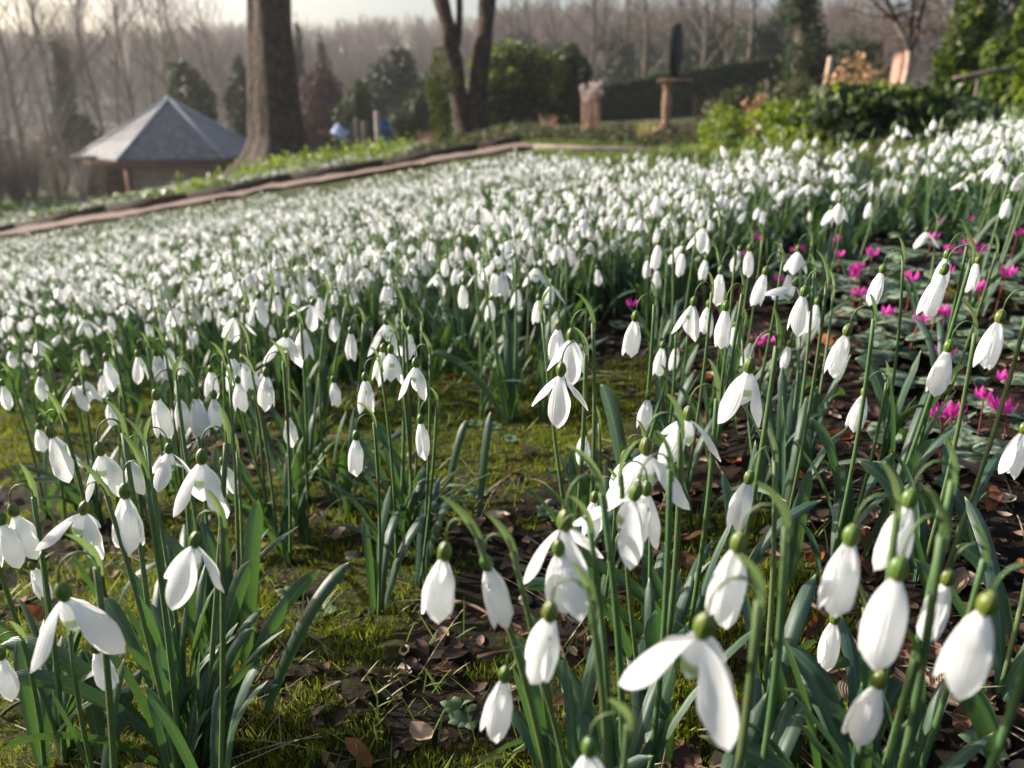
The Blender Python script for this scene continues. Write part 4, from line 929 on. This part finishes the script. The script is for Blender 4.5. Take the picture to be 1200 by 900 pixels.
for k in range(6):
    A, B_ = hx(RH, k, eh), hx(RH, k + 1, eh); top = np.array([0, 0, az_])
    rows = 12; gr = [];
    for i in range(rows + 1):
        f = i / rows; a0 = A * (1 - f) + top * f; a1 = B_ * (1 - f) + top * f; gr.append([a0 * (1 - s_) + a1 * s_ for s_ in (0, .5, 1)])
    gr = np.array(gr); th_ = np.array([0, 0, -.05]); body = MB().grid(gr); body.grid((gr + th_)[::-1]); body.quads([[A, B_, B_ + th_, A + th_]]); body.build('roof_slope', M['slate'], hut, smooth=False)
    MB().tube([hx(RH + .03, k, eh - .01), top * 1.0], [.045, .045], 6).build('ridge_cap', M['lead'], hut)
    e0, e1 = hx(RH - .12, k, eh - .13), hx(RH - .12, k + 1, eh - .13); c = (e0 + e1) / 2; a_ = math.atan2(*(e1 - e0)[[1, 0]])
    MB().box(c, (np.linalg.norm(e1 - e0), .05, .14), a_).build('eaves_board', M['redwood'], hut, smooth=False)
    w0, w1 = hx(RH - .45, k, 0), hx(RH - .45, k + 1, 0)
    zt_ = eh - .2
    if k != 5:
        wl = MB(); wl.grid(np.array([[w0 + [0, 0, z], w1 + [0, 0, z]] for z in (-.3, zt_)])); wl.grid(np.array([[w0 * .93 + [0, 0, z], w1 * .93 + [0, 0, z]] for z in (-.3, zt_)])); wl.build('wall', M['stonewall'], hut, smooth=False)
    pp_ = hx(RH - .32, k, 0); MB().box((pp_[0], pp_[1], eh / 2 - .1), (.13, .13, eh - .1), angs[k], bev=.01).build('post', M['redwood'], hut, smooth=False)
fin = MB().tube([(0, 0, az_ - .03), (0, 0, az_ + .07)], [.10, .05], 8); fin.build('finial', M['lead'], hut)
# white bench top / table edge beside the hut
q = PV(101, 183, 21.5); gq = gz(q.x, q.y); tb = empty('pale_table', (q.x, q.y, gq), 'small pale topped outdoor table beside the hut', 'table'); M['palewood'] = noisy('pale_wood', [(.3, (.35, .33, .32)), (.7, (.5, .48, .46))], 10, 4, .6, .2, .003)
MB().box((0, 0, q.z - gq), (.62, .5, .05), .2, bev=.01).build('table_top', M['palewood'], tb)
for sx_ in (-1, 1):
    for sy in (-1, 1): MB().box((sx_ * .26, sy * .2, (q.z - gq) / 2 - .02), (.05, .05, q.z - gq - .04)).build('leg', M['redwood'], tb, smooth=False)

# stone pedestal with upright slate disc
sdp = at(779, 12.2); dpt = 12.2; z0 = sdp.z
M['sandstone'] = noisy('warm_sandstone', [(.3, (.19, .11, .075)), (.5, (.30, .185, .125)), (.7, (.42, .28, .19))], 9, 6, .85, .5, .008)
M['slatedisc'] = noisy('dark_slate_disc', [(.3, (.010, .011, .015)), (.7, (.026, .027, .034))], 12, 5, .75, .3, .003)
ped = empty('stone_pedestal', sdp, 'sandstone baluster pedestal with a wide round top beyond the path', 'pedestal')
hp = hgt(779, 95, dpt) - z0
MB().box((0, 0, .07), (.26, .26, .2), .5, bev=.015).build('plinth', M['sandstone'], ped, smooth=False)
prof = [(.17, .13), (.19, .12), (.22, .15), (.27, .15), (.30, .10), (.34, .085), (.45, .105), (.62, .115), (.8, .10), (.86, .085), (.89, .13), (.95, .13), (.965, .10)]
th = np.linspace(0, 2 * math.pi, 20, endpoint=False)
MB().grid(np.array([[(math.cos(a) * r_ * .68, math.sin(a) * r_ * .68, z_ * hp) for a in th] for z_, r_ in prof]), 0, True).build('shaft', M['sandstone'], ped)
MB().grid(np.array([[(math.cos(a) * r_ + .1, math.sin(a) * r_, z_) for a in th] for r_, z_ in [(.01, hp - .02), (.25, hp - .02), (.27, hp - .01), (.27, hp + .012), (.25, hp + .025), (.01, hp + .025)]]), 0, True).build('round_top', M['sandstone'], ped)
dr = (hgt(790, 26, dpt) - hgt(784, 93, dpt)) / 2; dk = MB(); prof2 = [(.01, -.045), (dr - .02, -.045), (dr, -.03), (dr, .03), (dr - .02, .045), (.01, .045)]
th = np.linspace(0, 2 * math.pi, 48, endpoint=False); dk.grid(np.array([[(z_, math.cos(a) * r_, math.sin(a) * r_) for a in th] for r_, z_ in prof2]), 0, True)
dko = dk.build('slate_disc', M['slatedisc']); dko.location = (sdp.x + .08, sdp.y, z0 + hp + .03 + dr - .01); dko.rotation_euler.z = R(-8 - 12); tag(dko, 'dark round slate disc standing on edge on the stone pedestal', 'sundial')

# clipped hedge rising behind the sundial
hd = empty('clipped_hedge', at(820, 25), 'long clipped dark hedge rising behind the pedestal', 'hedge'); HP = [(640, 118, 128), (690, 104, 128), (760, 92, 122), (830, 80, 116), (900, 70, 110), (960, 58, 106), (1030, 50, 100)]
qs = []; rg = np.random.default_rng(8); base_h = hd.location
pl = [(PV(a, b_, 25), PV(a, c, 25)) for a, b_, c in HP]
for (A, A0), (B_, B0) in zip(pl[:-1], pl[1:]):
    n1 = 2600; f = rg.random(n1)[:, None]; A_, BB = np.array(A), np.array(B_); A00, B00 = np.array(A0), np.array(B0); tp = A_ * (1 - f) + BB * f; bt = A00 * (1 - f) + B00 * f; bt[:, 2] -= .5
    top_ = rg.random(n1) < .3; h_ = np.where(top_, 1, rg.random(n1))[:, None]; c = bt * (1 - h_) + tp * h_; c[:, 0] = tp[:, 0]; c[:, 1] = tp[:, 1] - .35 + np.where(top_, rg.uniform(0, .7, n1), 0) + rg.normal(0, .03, n1); c[:, 2] += rg.normal(0, .025, n1)
    nr = np.where(top_[:, None], [[0, 0, 1.]], [[0, -1., 0]]) + rg.normal(0, .5, (n1, 3)); nr /= np.linalg.norm(nr, axis=1)[:, None]; u = np.cross(nr, rg.normal(size=(n1, 3))); u /= np.linalg.norm(u, axis=1)[:, None]; v = np.cross(nr, u); qs.append(np.stack([c - u * .05, c - v * .04, c + u * .05, c + v * .04], 1))
MB().quads(np.concatenate(qs) - np.array(base_h)).build('leaf_face', M['dkgreen'], hd, smooth=False)
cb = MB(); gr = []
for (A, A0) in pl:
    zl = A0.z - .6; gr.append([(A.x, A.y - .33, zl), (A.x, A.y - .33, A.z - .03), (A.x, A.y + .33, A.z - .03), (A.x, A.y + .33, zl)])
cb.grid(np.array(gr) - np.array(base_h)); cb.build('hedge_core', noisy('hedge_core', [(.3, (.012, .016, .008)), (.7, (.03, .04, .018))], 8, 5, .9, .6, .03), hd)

# ivy-clad tree
it = 18.0; ib = at(942, it, -.1); io = empty('ivy_clad_tree', ib, 'tall trunk wrapped in dark ivy beyond the wooden post', 'tree')
trunk_px([(946,112,10),(944,60,9),(941,0,8),(938,-80,7),(936,-160,6)], it, ib, M['bark'], 'trunk', io, 8)
lum = []
for k in range(13): q = PV(943 - k * .6 + random.gauss(0, 9), 90 - k * 20, it) - ib; lum.append((q.x, q.y + random.gauss(0, .15), q.z, random.uniform(.32, .62), .5, .42))
MB().quads(leaf_cloud(lum, 9000, .08, .7, 88, shell=.35)).build('ivy', M['dkgreen'], io, smooth=False)

# small pale-barked tree on the right
st_ = 7.6; sb = PV(1057, 117, st_); sb.z = min(sb.z, gz(sb.x, sb.y) + .0) if False else sb.z
sb0 = Vector((sb.x, sb.y, gz(sb.x, sb.y) - .05)); so2 = empty('small_bare_tree', sb0, 'small bare tree with pale pink bark above the evergreen mound', 'tree')
trunk_px([(1053,150,8),(1055,117,6.2),(1061,95,4.2),(1065,75,3.6),(1067,56,4)], st_, sb0, M['pink_bark'], 'trunk', so2, 10, seed=81)
bts = MB(); twg = MB(); rnd = random.Random(5)
for (pl_, r0_) in [([(1067,57),(1058,42),(1048,20),(1035,-10),(1025,-60)], 3.6), ([(1067,57),(1066,38),(1070,10),(1068,-40)], 3.2), ([(1067,57),(1074,44),(1078,20),(1090,-20),(1100,-70)], 3.2), ([(1050,26),(1030,8),(1012,-12)], 2.2), ([(1040,0),(1020,-12),(1000,-40)], 2.), ([(1070,10),(1082,-12),(1095,-30)], 2.)]:
    pts = [PV(a, b_, st_ + rnd.gauss(0, .12)) - sb0 for a, b_ in pl_]; bts.tube(pts, np.linspace(r0_, r0_ * .45, len(pts)) * st_ / FPX, 6, cap=False)
    for k in range(26):
        i = rnd.randrange(len(pts) - 1); p0 = pts[i].lerp(pts[i + 1], rnd.random()); d = Vector((rnd.gauss(0, 1), rnd.gauss(0, .8), rnd.gauss(.3, .6))).normalized(); l = rnd.uniform(.2, .6); pm = p0 + d * l * .5; pe = p0 + d * l + Vector((0, 0, rnd.uniform(-.15, .1))); twg.tube([p0, pm, pe], [.006, .004, .0025], 3, cap=False)
        for k2 in range(3): d2 = Vector((rnd.gauss(0, 1), rnd.gauss(0, .8), rnd.gauss(0, .6))).normalized(); q0 = pm.lerp(pe, rnd.random()); twg.tube([q0, q0 + d2 * l * .4], [.003, .002], 3, cap=False)
bts.build('branches', M['bark2'], so2); twg.build('crown', M['twigs'], so2)

# evergreen mound and sunny low plants behind the crest
def mound(px, top, hw, t, m_, lab, cat, seed, n=3500, size=.07, extra=None, nm='evergreen_shrub', dy=.5, bot=0., aspect=.55):
    p = at(px, t, -.05); hh = max(.12, H_(px, top, t)); return shrub(nm, p, (R_(hw, t), dy, hh * .95), 18, n, size, M[m_], lab, cat, seed, .01, .16, None, extra, aspect, .55)
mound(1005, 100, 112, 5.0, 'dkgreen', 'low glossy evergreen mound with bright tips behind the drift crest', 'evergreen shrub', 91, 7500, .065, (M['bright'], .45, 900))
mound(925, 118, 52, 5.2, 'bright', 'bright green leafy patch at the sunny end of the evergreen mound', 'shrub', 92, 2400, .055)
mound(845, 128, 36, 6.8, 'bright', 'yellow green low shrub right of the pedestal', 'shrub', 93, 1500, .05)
mound(1110, 110, 60, 5.6, 'dkgreen', 'dark shrub below the wooden rail', 'shrub', 94, 3500, .06)
mound(992, 80, 40, 8.2, 'tan', 'dried tan hydrangea heads behind the evergreen mound', 'hydrangea', 95, 1500, .06, None, 'hydrangea', .5)
mound(915, 92, 40, 9.5, 'olive', 'soft olive green perennial clump in front of the hedge', 'perennial', 97, 1800, .07, None, 'perennial', .5)
mound(850, 108, 34, 11.0, 'olive', 'olive green border plants just past the pedestal', 'perennial', 98, 1400, .08, None, 'perennial', .5)
# tall leafy shrubs in the upper right
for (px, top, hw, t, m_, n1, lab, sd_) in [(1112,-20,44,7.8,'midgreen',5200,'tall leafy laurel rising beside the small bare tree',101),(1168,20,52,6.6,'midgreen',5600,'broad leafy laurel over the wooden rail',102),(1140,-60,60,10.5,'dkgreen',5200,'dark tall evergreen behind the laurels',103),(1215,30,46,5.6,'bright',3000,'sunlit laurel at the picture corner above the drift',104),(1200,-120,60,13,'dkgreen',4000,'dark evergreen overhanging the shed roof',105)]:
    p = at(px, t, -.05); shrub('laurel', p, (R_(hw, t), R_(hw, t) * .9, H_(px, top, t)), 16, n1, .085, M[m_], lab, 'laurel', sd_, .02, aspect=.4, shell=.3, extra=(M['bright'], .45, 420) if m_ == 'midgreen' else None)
# brick pillar, low brick wall, wooden post, rail, shed
m, n, b = mat('old_brick'); tcx = nd(n, 'ShaderNodeTexCoord'); br = nd(n, 'ShaderNodeTexBrick', Scale=4.5); n.links.new(tcx.outputs['Object'], br.inputs[0]); br.inputs['Color1'].default_value = (.30, .13, .09, 1); br.inputs['Color2'].default_value = (.42, .20, .14, 1); br.inputs['Mortar'].default_value = (.35, .30, .26, 1)
n.links.new(br.outputs[0], b.inputs['Base Color']); b.inputs['Roughness'].default_value = .9; M['brick'] = m
def upright_box(name, px, ptop, t, w_, d_, m_, lab, cat, rz=0., pbot=None, bev=.01, lean=0.):
    p = at(px, t, -.05); hh = hgt(px, ptop, t) - p.z; bb = MB().box((0, 0, hh / 2), (w_, d_, hh), rz, bev=bev, ry=lean); o = bb.build(name, m_, smooth=False); o.location = p; return tag(o, lab, cat)
upright_box('brick_pillar', 1043, 63, 10.5, .17, .17, M['brick'], 'short square brick pillar behind the small bare tree', 'pillar', .3)
upright_box('brick_wall', 1135, 52, 12.5, .95, .25, M['brick'], 'low brick wall top showing among the laurels', 'wall', .1)
upright_box('wooden_post', 957, 66, 9, .045, .045, M['pink_bark'], 'rough wooden post behind the sunny green patch', 'post', .2, lean=.05)
ra, rb = PV(1118, 92, 6.2), PV(1215, 78, 6.2); rl = empty('wooden_rail', (ra.x, ra.y, gz(ra.x, ra.y)), 'grey wooden rail on posts in front of the laurels', 'rail')
L0 = rl.location; MB().tube([ra - L0, (ra + rb) / 2 - L0 + Vector((0, 0, .012)), rb - L0], [.016, .018, .014], 8).build('rail', M['bark2'], rl)
for q in (PV(1148, 88, 6.2), PV(1209, 79, 6.2)): MB().tube([(q.x - L0.x, q.y - L0.y, gz(q.x, q.y) - L0.z - .05), (q.x - L0.x, q.y - L0.y, q.z - L0.z)], [.016, .013], 8).build('post', M['bark2'], rl)
shp = at(1215, 17, -.1); shd = empty('garden_shed', shp, 'dark timber shed with a flat roof at the top corner', 'shed'); hh = hgt(1190, 22, 17) - shp.z
M['darkwood'] = noisy('dark_boarding', [(.3, (.03, .028, .03)), (.7, (.07, .065, .065))], 5, 5, .8, .4, .01)
MB().box((0, 0, hh / 2), (1.9, 1.4, hh), .15, bev=.01).build('wall', M['darkwood'], shd, smooth=False)
MB().box((0, 0, hh + .06), (2.2, 1.7, .1), .15, bev=.01).build('roof', M['darkwood'], shd, smooth=False)
MB().box((-.42, -.74, hh * .8), (.34, .05, .4), .15).build('window', M['palewood'], shd, smooth=False)

# blue sign, posts, water butt
M['signblue'] = noisy('blue_sign', [(.3, (.22, .30, .62)), (.5, (.34, .44, .78)), (.62, (.75, .80, .9))], 7, 3, .4, 0)
sp = at(401, 15.5); sg = empty('tilted_sign', sp, 'tilted blue and white sign board on a short stake by the border', 'sign'); q = PV(401, 155, 15.5)
MB().box((0, 0, q.z - sp.z), (.30, .02, .21), 0, ry=R(33), bev=.003, rx=R(-20)).build('sign_board', M['signblue'], sg, smooth=False)
MB().tube([(0, .03, -.1), (0, .03, q.z - sp.z)], [.014, .014], 6).build('stake', M['darkwood'], sg)
M['palepost'] = noisy('pale_post', [(.3, (.30, .25, .24)), (.7, (.45, .39, .37))], 9, 4, .8, .3, .004)
upright_box('pale_post', 444.5, 130, 15.5, .085, .085, M['palepost'], 'tall pale square post in front of the blue barrel', 'post', .3)
upright_box('grey_post', 421, 138, 18, .13, .10, M['bark2'], 'short grey post between the sign and the pale post', 'post', .1)
upright_box('grey_post', 430, 142, 18.6, .18, .05, M['bark2'], 'weathered grey board standing next to the short grey post', 'board', .1)
bq = at(450, 18); M['bluep'] = noisy('blue_plastic', [(.3, (.015, .06, .17)), (.7, (.02, .10, .24))], 6, 3, .4, 0); hb = hgt(450, 141, 18) - bq.z
bo = empty('water_butt', bq, 'blue plastic water butt behind the pale post', 'water butt'); th = np.linspace(0, 2 * math.pi, 20, endpoint=False)
MB().grid(np.array([[(math.cos(a) * r_, math.sin(a) * r_, z_ * hb) for a in th] for z_, r_ in [(0, .15), (.1, .17), (.3, .185), (.33, .195), (.36, .185), (.65, .185), (.68, .195), (.71, .185), (.9, .17), (.93, .15)]]), 0, True).build('barrel', M['bluep'], bo)
MB().grid(np.array([[(math.cos(a) * r_, math.sin(a) * r_, z_ * hb) for a in th] for z_, r_ in [(.92, .17), (.97, .17), (1., .15), (1., .01)]]), 0, True).build('lid', M['bluep'], bo)

# dried stalks and grasses in the border beyond the path
def stalks(name, px, top, hw, t, m_, n1, lab, cat, head=None, seed=0, spread=.35, r_=.004):
    p = at(px, t, -.03); o = empty(name, p, lab, cat); rnd = random.Random(seed); b_ = MB(); hdq = MB(); H0 = H_(px, top, t); W0 = R_(hw, t)
    for k in range(n1):
        a = rnd.uniform(0, 6.28); e = rnd.random() ** .6; bx_, by_ = math.cos(a) * e * W0 * (1 - spread), math.sin(a) * e * W0 * (1 - spread); h_ = H0 * (rnd.uniform(.72, 1.02) if head else rnd.uniform(.3, 1.05)); tx, ty = math.cos(a) * e * W0, math.sin(a) * e * W0
        b_.tube(bez((bx_, by_, 0), (bx_, by_, h_ * .6), (tx, ty, h_), 5), np.linspace(r_, r_ * .5, 5), 3, cap=False)
        if head: hdq.quads(leaf_cloud([(tx, ty, h_, .03, .03, .05)], 14, .035, .6, k))
    b_.build('stems', m_, o)
    if head: hdq.build('seed_heads', head, o, smooth=False)
    return o
M['drystalk'] = noisy('dry_reddish_stalks', [(.3, (.22, .12, .09)), (.7, (.38, .24, .18))], 8, 3, .8, 0); M['whitehead'] = leafm('pale_seed_heads', [(0, (.45, .38, .36)), (1, (.7, .62, .6))], (.7, .6, .55), .3, .8)
stalks('dried_flower_clump', 692, 96, 12, 14, M['drystalk'], 55, 'upright pinkish dried clump topped with pale fluffy heads', 'dried plant', M['whitehead'], 1, .15, .005)
stalks('dry_grass_tuft', 641, 130, 15, 11.5, M['drystalk'], 40, 'reddish dry grass tuft below the rhododendron', 'dry grass', None, 2, .7)
stalks('dry_grass_tuft', 756, 138, 16, 11.3, noisy('yellow_dry_stalks', [(.3, (.22, .18, .06)), (.7, (.36, .32, .12))], 8, 3, .8, 0), 130, 'yellowish grass tuft at the foot of the pedestal', 'grass tuft', None, 3, .6)
stalks('dry_grass_tuft', 806, 140, 12, 11.6, M['drystalk'], 90, 'pinkish dried tuft just beyond the pedestal plinth', 'dry grass', None, 4, .6)
stalks('thorny_stems', 818, 98, 20, 13, M['bark'], 26, 'dark thorny stems beside the pedestal top', 'shrub', None, 5, .9, .008)
stalks('dry_grass_tuft', 100, 188, 14, 12.5, noisy('grey_dry_stalks', [(.3, (.25, .21, .19)), (.7, (.42, .37, .34))], 8, 3, .8, 0), 80, 'pale grey arching grass tuft in front of the hut corner', 'grass tuft', None, 6, .85)
stalks('dry_grass_tuft', 500, 150, 18, 12.5, M['drystalk'], 90, 'short dry tuft left of the twin tree foot', 'dry grass', None, 7, .6)
stalks('dried_seed_heads', 880, 110, 13, 6.5, M['drystalk'], 16, 'small dried orange tan seed heads beside the yellow green shrub', 'dried plant', M['tan'], 9, .5, .003)
# border planting across the path (mass)
def border(name, n1, x0, x1, y0, y1, protos, mats, lab, cat, s0, s1, dens=.45, sc=.5):
    X = RNG.uniform(x0, x1, n1); Y = RNG.uniform(y0, y1, n1); k_ = vnoise(X / sc, Y / sc, 51) > dens; tag(scatter(name, protos, X[k_], Y[k_], g(X, Y)[k_], mats, s0, s1, .15), lab, cat, kind='stuff')
def leafpuff(n1, r_, h_, size, seed): return MB().quads(leaf_cloud([(0, 0, h_ * .5, r_, r_, h_ * .55)], n1, size, .5, seed, shell=.3)).arrays()
puffs = [leafpuff(26, .09, .13, .05, k) for k in range(8)]; puffs_b = [leafpuff(34, .12, .30, .06, k + 20) for k in range(8)]
border('border_planting', 2600, -11, -2.2, 9.3, 13.0, puffs, M['midgreen'], 'low yellow green planting in the border below the hut', 'border plants', .7, 1.4, .30)
border('border_planting', 260, -4.0, -1.4, 9.1, 13.0, puffs_b, M['bright'], 'taller yellow green plants in the border by the big trunk', 'border plants', .6, 1.1, .35)
border('border_planting', 4200, -1.4, 9.0, 9.4, 17, puffs, M['olive'], 'dull green and brown planting in the bank behind the path', 'border plants', .5, 1.3, .28, .6)
X = RNG.uniform(-11, -1.3, 7000); Y = RNG.uniform(8.9, 12.8, 7000); k_ = vnoise(X / .6, Y / .6, 53) > .42
tag(scatter('border_snowdrops', lod1, X[k_], Y[k_], g(X, Y)[k_], [M['petal'], M['ovary'], M['stem'], M['leaf']]), 'scattered snowdrops glinting in the border beyond the timber edging', 'snowdrops', kind='stuff')
X = RNG.uniform(-12, 5, 9000); Y = RNG.uniform(8.9, 13, 9000); tag(scatter('rough_grass', [gblades(7, .05, .10, .006, False) for _ in range(5)], X, Y, g(X, Y), M['grass']), 'rough short grass between the border plants', 'grass', kind='stuff')

X = RNG.uniform(.2, 4.5, 5000); Y = RNG.uniform(3.0, 7.4, 5000); k_ = vnoise(X / .4, Y / .4, 57) > .3; tag(scatter('rough_grass', [gblades(7, .03, .07, .005, False) for _ in range(5)], X[k_], Y[k_], g(X, Y)[k_], M['grass']), 'short rough grass on the bank between drift and path', 'grass', kind='stuff')
# air: thin haze that fades the far hill
m = bpy.data.materials.new('haze_air'); m.use_nodes = True; n = m.node_tree; n.nodes.clear(); out = n.nodes.new('ShaderNodeOutputMaterial'); pv = n.nodes.new('ShaderNodeVolumePrincipled')
pv.inputs['Density'].default_value = .0011; pv.inputs['Color'].default_value = (.93, .92, .95, 1); pv.inputs['Anisotropy'].default_value = .45; n.links.new(pv.outputs[0], out.inputs['Volume'])
ho = MB().box((0, 95, 12), (420, 230, 50)).build('haze', m, smooth=False); tag(ho, kind='stuff')
